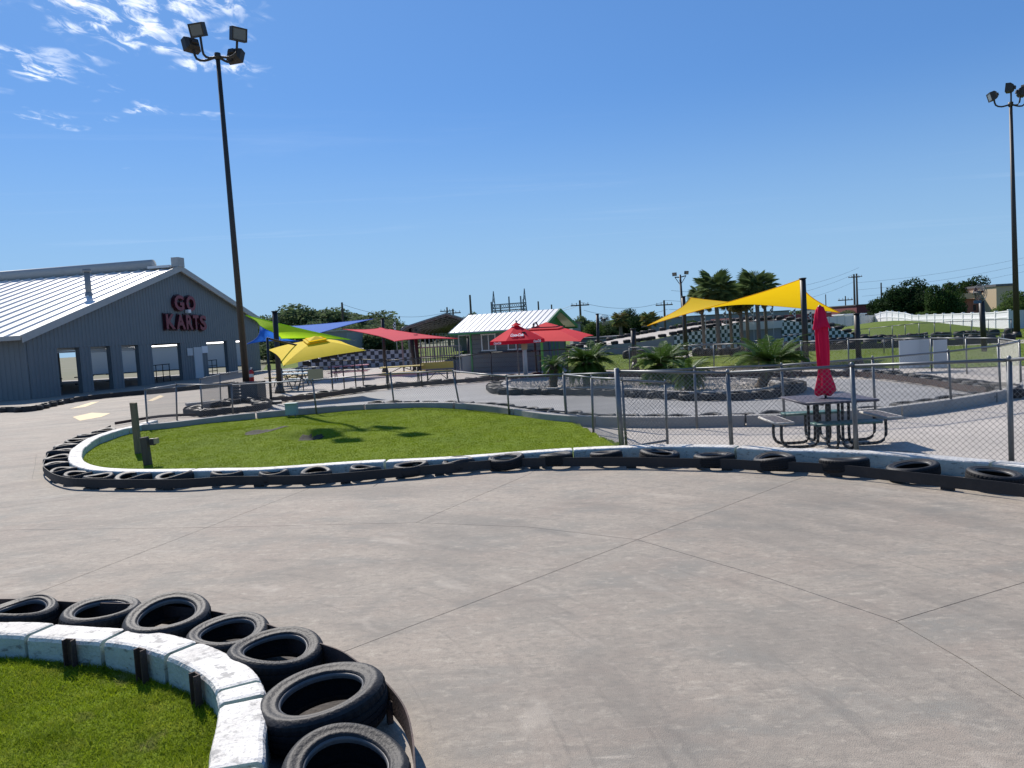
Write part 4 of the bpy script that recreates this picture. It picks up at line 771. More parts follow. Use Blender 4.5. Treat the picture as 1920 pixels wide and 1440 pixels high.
steel_post('black post carrying the right fan and a blue sign', (1846, 679), (1840, 560), Y=33, r=.11, flare=False)
sail('big yellow shade sail with two raised corners at the right', [D(1213, 611, 34), D(1500, 524, 30), D(1574, 586, 33.5), D(1295, 558, 38)], m_yfab, sag=.05, n=26)
sail('lime green shade sail above the yellow umbrella', [D(460, 591, 33), D(658, 637, 35), D(527, 635, 33.2), D(490, 612, 32.5)], m_green, sag=.06, n=14)
sail('long blue shade sail stretched behind the lime one', [D(700, 598, 44), D(590, 627, 40), D(530, 633, 41), D(540, 612, 48)], m_blue, sag=.06, n=14)
sail('small blue shade sail hanging beside the grey building', [D(488, 610, 38), D(522, 625, 37), D(560, 640, 40), D(463, 645, 36)], m_blue, sag=.14, n=14)
sail('faded red shade sail left of the kiosk', [D(643, 617, 46), D(712, 614, 47), D(861, 635, 43), D(740, 640, 41)], m_pink, sag=.10, n=16)
# ================================================================ UMBRELLAS
def round_umb(label, base, ztop, rr, drop, m, poleR=.025, n=8, name='umbrella', val=.14, write=True):
    t = thing(name, label, 'umbrella', base); MB().tube([(0, 0, 0), (0, 0, ztop)], poleR, 10).obj('pole', m_galv, t, True)
    mb = MB(); K = 5; vs = [(0, 0, ztop)]; a0 = .39
    for k in range(1, K + 1):
        for i in range(n * 2):
            a = a0 + i * math.pi / n; q = k / K; R_ = rr * q * (1 if i % 2 == 0 else math.cos(math.pi / n) * (1 - .02 * q)); vs.append((R_ * math.cos(a), R_ * math.sin(a), ztop - drop * q ** 1.05 + (0 if i % 2 == 0 else .0)))
    N = n * 2; f = [(0, 1 + i, 1 + (i + 1) % N) for i in range(N)] + [(1 + k * N + i, 1 + (k + 1) * N + i, 1 + (k + 1) * N + (i + 1) % N, 1 + k * N + (i + 1) % N) for k in range(K - 1) for i in range(N)]
    mb.add(vs, f); mb.obj('canopy', m, t)
    o = 1 + (K - 1) * N; vb = MB(); rim = vs[o:o + N]; vb.add(rim + [(x * 1.01, y * 1.01, z - val) for x, y, z in rim], [(i, (i + 1) % N, N + (i + 1) % N, N + i) for i in range(N)]); vb.obj('valance', m, t)
    c2 = MB(); c2.add([(0, 0, ztop + .1)] + [(.24 * math.cos(a0 + i * 2 * math.pi / n), .24 * math.sin(a0 + i * 2 * math.pi / n), ztop - .04) for i in range(n)], [(0, 1 + i, 1 + (i + 1) % n) for i in range(n)]); c2.obj('vent_cap', m, t); MB().lathe([(0, ztop + .2), (.03, ztop + .15), (.02, ztop + .08)], 8).obj('finial', m_blk, t)
    for i in range(n): a = a0 + i * 2 * math.pi / n; MB().tube([(0, 0, ztop - .06), (rr * .97 * math.cos(a), rr * .97 * math.sin(a), ztop - drop - .02)], .009, 4).obj('rib', m_galv, t)
    return t, a0
cb = D(974, 715, 31); ct = D(972, 606, 31)
cu_, a0 = round_umb('red round umbrella with white Coca-Cola script beside the kiosk', (cb.x, cb.y, 0), ct.z - .05, 1.17, .62, m_red, .03)
cu_['label'] = 'red round umbrella with white soft drink script beside the kiosk'
def script_on(parent, txt, centre, ux, uz, w, h, m, nm='lettering'):
    cu = bpy.data.curves.new('t', 'FONT'); cu.body = txt; cu.size = 1; cu.shear = .45; cu.offset = .02; cu.extrude = .02; cu.space_character = .86
    o = bpy.data.objects.new('tmp', cu); me = bpy.data.meshes.new_from_object(o); bpy.data.objects.remove(o); n = len(me.vertices); co = np.zeros(n * 3, 'f'); me.vertices.foreach_get('co', co); co = co.reshape(-1, 3); lo, hi = co.min(0), co.max(0); q = (co - (lo + hi) / 2) / (hi - lo)
    ux, uz = Vector(ux).normalized(), Vector(uz).normalized(); nn2 = ux.cross(uz).normalized()
    out = np.array([tuple(Vector(centre) + ux * (a[0] * w) + uz * (a[1] * h) + nn2 * (a[2] * .008 + .012)) for a in q]); me.vertices.foreach_set('co', out.ravel()); me.materials.append(m); me.update(); return link(nm, me, parent)
ztc = ct.z - .05
def fac(a, r, w, h, zc=None, val=False):
    # sector face centred on angle a (outward normal)
    o = Vector((math.cos(a), math.sin(a), 0)); ux = Vector((-math.sin(a), math.cos(a), 0)); sl = .62 / (1.17 * .95); uz = (Vector((0, 0, 1)) * sl - o).normalized()
    if val: script_on(cu_, 'Coca-Cola', o * (1.17 * math.cos(math.pi / 8) * 1.012) + Vector((0, 0, ztc - .62 - .07)), ux, (0, 0, 1), w, h, m_white)
    else: script_on(cu_, 'Coca-Cola', o * r + Vector((0, 0, ztc - r * sl + .012)), ux, uz * 1, w, h, m_white)
for k in (4, 5, 6, 7, 0): 
    a = a0 + math.pi / 8 + k * math.pi / 4
    if k in (5, 7): fac(a, .78, .52, .22)
    if k in (6, 0, 4): fac(a, 1, .42, .1, val=True)
def cantilever(label, corners, apex, m, pole_base, pole_top, arm, name='cantilever_umbrella', ventk=.27, mp=None):
    t = thing(name, label, 'umbrella', pole_base); O = Vector(pole_base); C = [Vector(c) - O for c in corners]; Ap = Vector(apex) - O; n = 8; mb = MB()
    for i in range(4):
        a, b = C[i], C[(i + 1) % 4]; vs = []
        for k in range(n + 1):
            q = ventk * .8 + (1 - ventk * .8) * k / n
            for j in range(n + 1):
                s = j / n; e = a.lerp(b, s); e = e + (Ap - e) * (.07 * 4 * s * (1 - s)) * q; p = Ap.lerp(e, q) + Vector((0, 0, .10 * q * (1 - q) * 2)); vs.append(p)
        mb.add(vs, [(k * (n + 1) + j, (k + 1) * (n + 1) + j, (k + 1) * (n + 1) + j + 1, k * (n + 1) + j + 1) for k in range(n) for j in range(n)])
    cp = mb.obj('canopy', m, t)
    v = MB(); vc = [Ap.lerp(c, ventk) + Vector((0, 0, .10)) for c in C]; top = Ap + Vector((0, 0, .14)); v.add([top] + vc + [c - Vector((0, 0, .10)) for c in vc], [(0, 1, 2), (0, 2, 3), (0, 3, 4), (0, 4, 1)]); v.obj('vent', m, t)
    w = MB(); vi = [Ap.lerp(c, ventk * .8) + Vector((0, 0, .02)) for c in C]; w.add(vi + [c + Vector((0, 0, .12)) for c in vi], [(0, 1, 5, 4), (1, 2, 6, 5), (2, 3, 7, 6), (3, 0, 4, 7)]); w.obj('vent_gap', m_blk if m is not m_yumb else m_yfab, t)
    for c in C: MB().tube([Ap - Vector((0, 0, .02)), c - Vector((0, 0, .03))], .014, 6).obj('rib', m_blk, t)
    for a, b in zip(C, C[1:] + C[:1]): e = (a + b) / 2 * .93 + Ap * .07; MB().tube([Ap - Vector((0, 0, .02)), e - Vector((0, 0, .04))], .012, 6).obj('rib', m_blk, t)
    MB().tube([(0, 0, 0), Vector(pole_top) - O], .045, 10).obj('pole', m_blk, t, True); MB().tube([Vector(p) - O for p in arm], .035, 8).obj('arm', m_blk, t, True); MB().box((0, 0, .04), (.7, .7, .08), .3).obj('base_plate', m_blk, t)
    k = Vector(pole_top) - O; MB().box(k * .55, (.09, .14, .2)).obj('crank_box', m_blk, t); return t
yb = G(509, 757); yt = D(501, 634, yb.y)
cantilever('yellow square cantilever umbrella tilted over the left fence', [D(503, 656, 28.6), D(531, 686, 26.2), D(687, 657, 27.4), D(640, 640, 30.2)], D(592, 637, 28), m_yumb, (yb.x, yb.y, 0), yt, [yt, D(512, 637, 27.4), D(560, 648, 28), D(592, 641, 28)])
rb = D(1008, 716, 33.5); rtp = D(1000, 607, 33.5)
cantilever('coral red square cantilever umbrella in front of the kiosk', [D(928, 645, 33), D(1089, 640, 31), D(1113, 629, 34.5), D(985, 631, 36)], D(1024, 610, 33.5), m_red2, (rb.x, rb.y, 0), rtp, [rtp, D(1005, 604, 33.5), D(1012, 618, 33.5), D(1024, 613, 33.5)], ventk=.36)
MB().tube([(0, 0, 0), (0, 0, 2.0)], .09, 12).obj('pole', mat('pale_pole', (.45, .46, .45), .6), None, True, label='thick pale pole with a small box beside the red umbrellas', category='pole')
pq = bpy.data.objects['pole'] if False else [o for o in bpy.data.objects if o.get('label') == 'thick pale pole with a small box beside the red umbrellas'][0]; gq = D(987, 720, 30.5); pq.location = (gq.x, gq.y, 0); pq.name = 'service_pole'
MB().box((0, -.12, 1.42), (.24, .12, .22)).obj('junction_box', m_card, pq); MB().box((0, -.1, 1.8), (.16, .04, .42)).obj('bracket', m_rail, pq); MB().box((0, 0, 1.62), (.5, .05, .04)).obj('crossbar', m_blk, pq); MB().box((0, 0, 1.22), (.5, .05, .04)).obj('crossbar', m_blk, pq)

# ================================================================ KIOSK
K1 = D(886, 698, 40.6); K2 = D(1019, 700, 38.4); K3 = D(1063, 700, 40.6)
K1, K2, K3 = (Vector((p.x, p.y)) for p in (K1, K2, K3)); u_ = (K2 - K1).normalized(); v_ = Vector((-u_.y, u_.x)); LK = (K2 - K1).length; WK = max(2.2, (K3 - K2).dot(v_))
ki = thing('kiosk', 'small grey kiosk with white ribbed roof and green trim in the centre', 'kiosk', (K1.x, K1.y, 0)); ki.rotation_euler.z = math.atan2(u_.y, u_.x); HE = 2.2
for (c, d) in (((LK / 2, .05, HE / 2), (LK, .1, HE)), ((LK / 2, WK - .05, HE / 2), (LK, .1, HE)), ((.05, WK / 2, HE / 2), (.1, WK - .2, HE)), ((LK - .05, WK / 2, HE / 2), (.1, WK - .2, HE))):
    MB().box(c, d).obj('wall', m_kwall, ki)
for k in range(1, 9): MB().box((LK / 2, -.008, k * .245), (LK, .014, .012)).obj('siding_joint', m_blk, ki)
ZR = 3.05
for x in (.06, LK - .06): MB().add
gw = MB()
for x in (.04, LK - .04): gw.add([(x, 0, HE), (x, WK, HE), (x, WK / 2, ZR - .12)], [(0, 1, 2)])
gw.obj('gable', m_kgreen, ki)
for sgn, y0, y1 in ((1, -.62, WK / 2), (-1, WK + .62, WK / 2)):
    z0 = HE - .05; mb = MB(); xa, xb = -.95, LK + .45; mb.add([(xa, y0, z0), (xb, y0, z0), (xb, y1, ZR), (xa, y1, ZR), (xa, y0, z0 - .06), (xb, y0, z0 - .06), (xb, y1, ZR - .06), (xa, y1, ZR - .06)], [(0, 1, 2, 3), (4, 5, 6, 7), (0, 1, 5, 4), (0, 3, 7, 4), (1, 2, 6, 5)]); rf = mb.obj('roof', m_roof, ki)
    q = MB(); q.add([(0, y0, z0), (.010, y0, z0 + .028), (.02, y0, z0), (0, y1, ZR), (.010, y1, ZR + .028), (.02, y1, ZR)], [(0, 1, 4, 3), (1, 2, 5, 4), (0, 1, 2)]); sm = q.mesh('standing_seam', m_roof); n_ = 18
    for k in range(n_ + 1): link('standing_seam', sm, rf, (xa + .02 + k * (xb - xa - .06) / n_, 0, 0))
    e = MB(); e.box(((xa + xb) / 2, y0, z0 - .10), (xb - xa, .05, .09)); e.obj('green_fascia', m_kgreen, ki)
    b = MB(); b.add([(xb + .01, y0, z0 - .14), (xb + .01, y0, z0 + .02), (xb + .01, y1, ZR + .02), (xb + .01, y1, ZR - .16), (xb + .05, y0, z0 - .14), (xb + .05, y0, z0 + .02), (xb + .05, y1, ZR + .02), (xb + .05, y1, ZR - .16)], [(0, 1, 2, 3), (4, 5, 6, 7), (1, 2, 6, 5), (0, 3, 7, 4)]); b.obj('barge_board', m_kgreen, ki)
for x0, x1 in ((.72, 1.55), (2.32, 3.25)):
    w = MB(); zc0, zc1 = 1.12, 1.95; 
    for (c, d) in (((x0, -.02, (zc0 + zc1) / 2), (.06, .05, zc1 - zc0)), ((x1, -.02, (zc0 + zc1) / 2), (.06, .05, zc1 - zc0)), (((x0 + x1) / 2, -.02, (zc0 + zc1) / 2), (.045, .05, zc1 - zc0)), (((x0 + x1) / 2, -.021, zc0), (x1 - x0 + .1, .06, .06)), (((x0 + x1) / 2, -.021, zc1), (x1 - x0 + .1, .06, .06))): w.box(c, d)
    wf = w.obj('window', m_offw, ki); MB().box(((x0 + x1) / 2, -.012, (zc0 + zc1) / 2), (x1 - x0, .012, zc1 - zc0)).obj('pane', m_glass, wf)
MB().box((1.93, -.02, 1.75), (.7, .03, .5)).obj('menu_board', m_kwall, ki)
MB().box((LK / 2, -.09, 1.02), (LK * .75, .18, .035)).obj('counter_shelf', m_blk, ki)
for x, m in ((.02, m_kgreen), (LK - .02, m_lime)): MB().box((x, -.012, HE / 2), (.09, .04, HE)).obj('corner_trim', m, ki)
for y, m in ((.02, m_lime), (WK - .02, m_kgreen)): MB().box((LK + .012, y, HE / 2), (.04, .08, HE)).obj('corner_trim', m, ki)
for k in range(9): MB().box((LK + .02, WK * .30 + k * .13, 1.02), (.03, .105, 1.9)).obj('door_strip', (m_bluec, m_kwall, m_kgreen)[k % 3], ki)
t = thing('utility_cabinet', 'pale grey cabinet and gate frame at the left wall of the kiosk', 'cabinet', (*D(877, 698, 41).xy, 0)); MB().box((0, 0, .45), (.5, .4, .9)).obj('body', m_grey, t); MB().box((0, 0, .93), (.6, .46, .05)).obj('lid', m_trim, t)
t = thing('gateway', 'narrow pale gate frame standing left of the kiosk', 'gate', (*D(874, 698, 42).xy, 0))
for x in (-.3, .3): MB().box((x, 0, 1.0), (.06, .06, 2.0)).obj('post', m_trim, t)
MB().box((0, 0, 1.98), (.54, .06, .08)).obj('lintel', m_trim, t); MB().box((0, 0, .9), (.54, .05, .06)).obj('crossbar', m_trim, t)

# ================================================================ GRASS FIELD, RAMP AND CHECKERED WALLS
fpoly = [g2(1064, 694), g2(1180, 693), g2(1340, 690), (G(1520, 690).x, G(1520, 690).y), g2(1680, 690), g2(1800, 690), g2(1960, 684), Vector((34, 30)), Vector((40, 58)), Vector((20, 60)), Vector((3, 52))]
sheet('grass_field', fpoly, .012, m_field)
blades('grass', [tuple(p) for p in fpoly], 60000, .05, .012, lambda x, y: x * 0 + .01, .9)
t = link('service_road', None, None, kind='structure')
MB().prism([g2(1190, 673), g2(1330, 668), g2(1500, 660), g2(1700, 652), g2(1960, 643), g2(1960, 636), g2(1700, 645), g2(1500, 652), g2(1330, 658), g2(1190, 664)], .014, .018).obj('road_surface', m_yard, t)
def tyre_row(label, pts, r=.30, hh=.34, m=m_rub, name='tyre_barrier'):
    P = crom(pts, .3); t = thing(name, label, 'tyre barrier', (P[0].x, P[0].y, 0)); O = Vector((P[0].x, P[0].y, 0)); s_ = arc(P); q = 0; k = 0
    while q < s_[-1] and k < 300:
        i = min(range(len(P)), key=lambda j: abs(s_[j] - q)); c = link('tyre', LO[k % 8], t, P[i] - O + Vector((0, 0, random.uniform(-.03, .03)))); c.scale = (r / .31, r / .31, hh / .2); c.rotation_euler = (random.uniform(-.1, .1), random.uniform(-.1, .1), k); q += r * 2.1; k += 1
    return t
tyre_row('row of black tyres along the near edge of the field road', [D(1180, 672, 41), D(1300, 668, 41.5), D(1420, 664, 42), D(1560, 655, 42.5), D(1700, 650, 42), D(1890, 641, 41)], .36, .42)
tyre_row('row of black tyres along the far edge of the field road', [D(1560, 646, 48), D(1700, 638, 49), D(1800, 633, 49), D(1905, 628, 48)], .34, .4)
def low_rail(label, pts, h, m=m_blkrail): 
    P = crom([Vector((p.x, p.y, 0)) for p in pts], .5); t = thing('guard_rail', label, 'guard rail'); rail_run('rail_strip', t, P, .02, h, m, th=.05); return t
low_rail('dark low rail crossing the field behind the posts', [G(1300, 668), G(1420, 664), G(1560, 657), G(1700, 652), G(1890, 643)], .30)
# ramp
RY0, RY1 = 53., 60.
lower = [(1066, 654), (1130, 648), (1195, 641), (1222, 637), (1263, 628), (1290, 623), (1318, 617), (1346, 612), (1388, 603), (1430, 601), (1464, 599.5), (1501, 603), (1529, 607), (1557, 613), (1590, 624), (1620, 634)]
rm = thing('go_kart_ramp', 'pale raised track ramp with black tyre edges behind the cycads', 'ramp', (0, RY0, 0)); O = Vector((0, RY0, 0))
Lp = [D(px, py, RY0) for px, py in lower]; Up = [Vector((p.x + .6, RY1, p.z + .05)) for p in Lp]
for p, (px, py) in zip(Up, [(1060, 652), (1122, 643), (1163, 634), (1222, 623), (1277, 614), (1300, 610), (1330, 607), (1360, 605), (1391, 600), (1430, 598), (1464, 597), (1501, 601), (1529, 605), (1557, 611), (1590, 622), (1620, 632)]):
    q = D(px, py, RY1); p.x, p.z = q.x, q.z
mb = MB(); n = len(Lp); mb.add([p - O for p in Lp] + [p - O for p in Up], [(i, i + 1, n + i + 1, n + i) for i in range(n - 1)]); mb.obj('ramp_deck', m_yard, rm)
def side(i0, i1, m, nm, y=-.12, zlo=-.05, th_=.1):
    mb = MB(); P = Lp[i0:i1 + 1]
    vs = []
    for p in P:
        for dy in (y, y + th_):
            vs += [(p.x, dy, zlo), (p.x, dy, max(zlo + .01, p.z - .03))]
    f = []
    for i in range(len(P) - 1): a, b = i * 4, i * 4 + 4; f += [(a, b, b + 1, a + 1), (a + 2, b + 2, b + 3, a + 3), (a + 1, b + 1, b + 3, a + 3)]
    f += [(0, 1, 3, 2)]; e = (len(P) - 1) * 4; f += [(e, e + 1, e + 3, e + 2)]
    mb.add(vs, f); mb.obj(nm, m, rm)
side(0, 4, m_grey, 'ramp_wall'); side(4, 8, m_chk, 'checkered_wall', -.16); side(8, 10, m_grey, 'underpass_wall', -.08); side(10, 15, m_chk, 'checkered_wall', -.16)
a, b = Lp[8], Lp[10]; MB().add
q = MB(); q.add([(a.x, -.3, a.z - .62), (b.x, -.3, b.z - .55), (b.x, -.3, b.z - .06), (a.x, -.3, a.z - .06), (a.x, -.2, a.z - .62), (b.x, -.2, b.z - .55), (b.x, -.2, b.z - .06), (a.x, -.2, a.z - .06)], [(0, 1, 2, 3), (4, 5, 6, 7), (0, 1, 5, 4), (0, 3, 7, 4), (1, 2, 6, 5), (3, 2, 6, 7)]); q.obj('bridge_beam', m_offw, rm)
for nm, P, dy in (('near', Lp, .15), ('far', Up, -.1)):
    ps = crom(P, .62); mb = MB()
    for k, p in enumerate(ps): 
        r = .29 * random.uniform(.9, 1.1); mb.lathe([(r * .7, 0), (r, .03), (r, .2), (r * .7, .24)], 9); v0 = len(mb.v) - 36
        for j in range(v0, len(mb.v)): x, y, z = mb.v[j]; mb.v[j] = (x + p.x, y + p.y - RY0 + dy, z + p.z)
    mb.obj('tyre_edge', m_rub, rm, kind='stuff')
# left checkered ramp
lf = [(553, 690), (590, 678), (620, 667), (650, 661), (690, 655), (730, 657), (784, 655)]
rl = thing('checkered_barrier', 'black and white checkered ramp wall behind the picnic benches', 'barrier wall', (0, 56, 0)); O = Vector((0, 56, 0)); P = [D(px, py, 56) for px, py in lf]
mb = MB(); vs = []
for p in P: vs += [(p.x, 0, -.02), (p.x, 0, p.z), (p.x, .15, -.02), (p.x, .15, p.z)]
f = []
for i in range(len(P) - 1): a, b = 4 * i, 4 * i + 4; f += [(a, b, b + 1, a + 1), (a + 2, b + 2, b + 3, a + 3), (a + 1, b + 1, b + 3, a + 3)]
f += [(0, 1, 3, 2), (len(vs) - 4, len(vs) - 3, len(vs) - 1, len(vs) - 2)]
mb.add(vs, f); mb.obj('checkered_panel', m_chkb, rl)
tyre_row('short run of black tyres climbing in front of the checkered barrier', [D(575, 685, 54), D(610, 674, 54), D(650, 666, 54), D(684, 660, 54)], .3, .3)
t = thing('pale_wall', 'pale sloping wall seen under the yellow umbrella edge', 'wall', (0, 0, 0)); a, b = D(560, 690, 60), D(650, 655, 60); MB().box(((a.x + b.x) / 2, 60, .7), (b.x - a.x, .2, 1.4)).obj('wall', m_offw, t)
# iron railing beyond the benches
t = thing('iron_railing', 'tall grey barred railing under the open steel shed', 'railing', (0, 44, 0)); r0, r1 = D(786, 690, 44), D(866, 680, 44); z1 = D(826, 650, 44).z
for k in range(19): x = r0.x + (r1.x - r0.x) * k / 18; MB().tube([(x, 0, 0), (x, 0, z1)], .028, 6).obj('bar', m_grey, t)
for z in (.12, z1 * .62, z1): MB().tube([(r0.x, 0, z), (r1.x, 0, z)], .035, 6).obj('rail', m_grey, t)
# ================================================================ WHITE VINYL FENCE
xs = [1642, 1651, 1663, 1673, 1685, 1697, 1710, 1723, 1738, 1753, 1769, 1786, 1806, 1823, 1845, 1867, 1892]; ts = [589, 585.5, 583, 583.5, 585, 586, 590, 590.5, 589.5, 589, 588.3, 587.6, 587, 586.6, 585.5, 584.5, 581.5]
E0, E1 = D(1642, 620, 90), D(1892, 620, 58); wd = Vector((E1.x - E0.x, E1.y - E0.y)); wf = thing('vinyl_fence', 'long bright white vinyl fence undulating across the right background', 'fence', (0, 0, 0)); tops = []
for px, py in zip(xs, ts):
    d = ray(px, py); det = d.x * (-wd.y) + wd.x * d.y; tt_ = (E0.x * (-wd.y) + wd.x * E0.y) / det; tops.append(Vector((d.x * tt_, d.y * tt_, EYE + d.z * tt_)))
ang = math.atan2(wd.y, wd.x)
for p in tops: MB().box((p.x, p.y, p.z / 2), (.16, .16, p.z), ang).box((p.x, p.y, p.z + .03), (.2, .2, .06), ang).obj('post', m_white, wf)
nw = Vector((-wd.y, wd.x, 0)).normalized()
for a, b in zip(tops, tops[1:]):
    for (k0, k1, th_, nm) in ((0.02, .62, .03, 'panel'), (.66, .93, .03, 'panel'), (.60, .67, .06, 'rail'), (.92, .985, .06, 'rail')):
        mb = MB(); vs = [(p.x + nw.x * s * th_, p.y + nw.y * s * th_, p.z * k) for p in (a, b) for s in (-1, 1) for k in (k0, k1)]; mb.add(vs, [(0, 1, 5, 4), (2, 3, 7, 6), (1, 3, 7, 5), (0, 2, 6, 4)]); mb.obj(nm, m_white, wf)
t = thing('vinyl_fence', 'grey shaded continuation of the vinyl fence left of the mound', 'fence', (0, 0, 0)); 
for k in range(7):
    a, b = D(1540 + k * 14.5, 595 - k * .6, 78 + k * 1.8), D(1554.5 + k * 14.5, 594.4 - k * .6, 79.8 + k * 1.8); c = (a + b) / 2; an = math.atan2(b.y - a.y, b.x - a.x); MB().box((c.x, c.y, a.z / 2), ((b - a).xy.length - .12, .06, a.z), an).obj('panel', m_offw, t); MB().box((b.x, b.y, b.z / 2 + .03), (.14, .14, b.z), an).obj('post', m_offw, t)  # greyer panel colour paints in the shade on this run of white fence
t = thing('vinyl_fence', 'grey vinyl fence panels behind the right lamp post', 'fence', (0, 0, 0)); p = D(1893, 582, 57.8)
for k in range(4): MB().box((p.x + 1.1 + k * 2.3, 57.9, p.z / 2 - .02), (2.15, .06, p.z)).obj('panel', m_offw, t); MB().box((p.x + 2.25 + k * 2.3, 57.9, p.z / 2), (.14, .14, p.z + .05)).obj('post', m_offw, t)
# grass mound
md = MB(); N1_, N2_ = 26, 14; c0 = D(1668, 625, 66); vs = []
for i in range(N1_):
    for j in range(N2_):
        u, v = i / (N1_ - 1) * 2 - 1, j / (N2_ - 1) * 2 - 1; x = c0.x + u * 5.6; y = 66 + v * 9 + u * 0; vs.append((x, y, .02 + .95 * max(0, 1 - u * u) ** 1.2 * max(0, 1 - v * v) * (1 + .08 * math.sin(u * 9 + v * 5))))
md.add(vs, [(i * N2_ + j, (i + 1) * N2_ + j, (i + 1) * N2_ + j + 1, i * N2_ + j + 1) for i in range(N1_ - 1) for j in range(N2_ - 1)]); md.obj('grass_mound', m_field, None, True, kind='structure')
sheet('far_field', [(-20, 62), (60, 62), (80, 130), (-40, 130)], .02, m_field)

# ================================================================ FOREGROUND PICNIC TABLE (behind the fence)
pc = G(1552, 746, .75); pt = thing('picnic_table', 'square dark metal picnic table with four separate seats behind the fence', 'table', (pc.x, pc.y, 0)); pt.rotation_euler.z = -.03
def slab_bev(c, d, nm, m, rimm=None, rw=.025):
    x, y, z = c; w, l, h = d; o = MB().box(c, (w - rw * 2, l - rw * 2, h * .8)).obj(nm, m, pt)
    r = MB(); r.tube([Vector((x + sx * (w / 2 - rw * .6), y + sy * (l / 2 - rw * .6), z)) for sx, sy in ((-1, -1), (1, -1), (1, 1), (-1, 1), (-1, -1.0))], rw * .8, 8); r.obj(nm + '_rim', rimm or m, o, True)
slab_bev((0, 0, .735), (1.12, 1.12, .045), 'tabletop', m_slab)
SO = .80
slab_bev((-SO - .02, 0, .44), (.30, .92, .04), 'seat', m_seatd, m_seatr); slab_bev((SO + .02, 0, .44), (.30, .92, .04), 'seat', m_seatd, m_seatr)
slab_bev((0, -SO * .86, .44), (.98, .28, .04), 'seat', m_seatg); slab_bev((0, SO * .86, .44), (.98, .28, .04), 'seat', m_seatg)
for sx in (-1, 1):
    for yy in (-.20, .20):
        ps = crom([Vector((sx * SO, yy, .43)), Vector((sx * SO, yy, .14)), Vector((sx * (SO - .08), yy, .045)), Vector((sx * (SO - .2), yy, .03)), Vector((sx * .40, yy, .03)), Vector((sx * .28, yy, .05)), Vector((sx * .24, yy, .16)), Vector((sx * .24, yy, .71))], .06); MB().tube(ps, .024, 8).obj('leg', m_blk, pt, True)
for sy in (-1, 1):
    for xx in (-.12, .12):
        ps = crom([Vector((xx, sy * SO * .86, .43)), Vector((xx, sy * SO * .86, .14)), Vector((xx, sy * (SO * .86 - .08), .045)), Vector((xx, sy * .45, .03)), Vector((xx, sy * .30, .05)), Vector((xx, sy * .26, .16)), Vector((xx, sy * .26, .71))], .06); MB().tube(ps, .024, 8).obj('leg', m_blk, pt, True)
for s_ in ((-.5, 0), (.5, 0)): MB().box((s_[0] * .5, 0, .70), (.04, .9, .03)).obj('crossbar', m_blk, pt)
# closed red umbrella standing through it
hu = D(1537, 578, pc.y); cu2 = thing('closed_umbrella', 'closed raspberry red umbrella standing through the dark picnic table', 'umbrella', (pc.x, pc.y, 0)); lean = hu.x - pc.x
cu2.rotation_euler = (0, math.atan2(lean, hu.z), 0); HZ = math.hypot(hu.z, lean)
MB().tube([(0, 0, .03), (0, 0, HZ + .02)], .02, 10).obj('pole', m_blk, cu2, True)
def pleat(prof, n=8, seed=0, amp=.24):
    mb = MB(); N = 64; vs = []
    for (r, z) in prof:
        for k in range(N):
            a = 2 * math.pi * k / N; q = 1 + amp * math.cos(n * a + seed + z * 1.6) * (.6 + .4 * math.sin(a * 2 + seed)) + .08 * math.sin(3 * a + z * 5); vs.append((r * q * math.cos(a), r * q * math.sin(a), z + .02 * math.sin(n * a * .5)))
    mb.add(vs, [(i * N + k, i * N + (k + 1) % N, (i + 1) * N + (k + 1) % N, (i + 1) * N + k) for i in range(len(prof) - 1) for k in range(N)]); return mb
zt = HZ; m_rasp = fab('raspberry_fabric', (.72, .014, .075), (.6, .010, .06), .25)
pleat([(.012, zt + .01), (.05, zt), (.075, zt - .1), (.085, zt - .35), (.092, zt - .7), (.085, zt - .88), (.075, zt - .95), (.08, zt - 1.0), (.10, zt - 1.1), (.135, zt - 1.25), (.14, zt - 1.32), (.10, zt - 1.36), (.03, zt - 1.33)], 7, 1).obj('canopy', m_rasp, cu2, True)
pleat([(.03, zt + .015), (.055, zt - .02), (.085, zt - .14), (.12, zt - .29), (.125, zt - .31)], 6, 2, .16).obj('vent_cap', m_rasp, cu2, True)
MB().tube([(.0, 0, zt - .955), (0, 0, zt - .93)], .085, 16).obj('strap', m_rasp, cu2, True); MB().lathe([(0, zt + .06), (.03, zt + .03), (.035, zt), (.0, zt)], 10).obj('finial', m_blk, cu2)
# ================================================================ OTHER BENCHES
def bench_table(label, px, py, Y, L_, rz, m, m2=None, mesh=False):
    c = D(px, py, Y); t = thing('picnic_table', label, 'table', (c.x, c.y, 0), rz, 'long picnic tables beyond the fence'); m2 = m2 or m
    for k in range(3): MB().box((0, -.24 + k * .24, .74), (L_, .22, .04)).obj('top_plank', m, t)
    for s in (-1, 1):
        MB().box((0, s * .68, .45), (L_, .26, .04)).obj('seat', m2, t)
        MB().tube([(s * (L_ / 2 - .3), -.68, .42), (s * (L_ / 2 - .3), .68, .42)], .025, 6).obj('seat_arm', m_blk, t)
        for q in (-1, 1): MB().tube([(s * (L_ / 2 - .3), q * .5, 0), (s * (L_ / 2 - .3), q * .16, .72)], .028, 6).obj('leg', m_blk, t)
        MB().tube([(s * (L_ / 2 - .3), 0, .42), (0, 0, .72)], .02, 6).obj('brace', m_blk, t)
    return t
bench_table('yellow picnic table left of the yellow mesh bench', 755, 700, 35, 2.0, .05, m_ybench); bench_table('pink picnic table behind the dark framed gate', 655, 694, 40, 2.0, .1, m_pbench)
bench_table('pale blue picnic table behind the thick black post', 552, 716, 34, 1.9, -.5, m_bbench); bench_table('second pale blue picnic table beyond the first', 545, 706, 38, 1.9, -.45, m_bbench, m_ybench)
c = D(820, 702, 35); t = thing('bench', 'yellow mesh bench with a tall back left of the kiosk', 'bench', (c.x, c.y, 0))
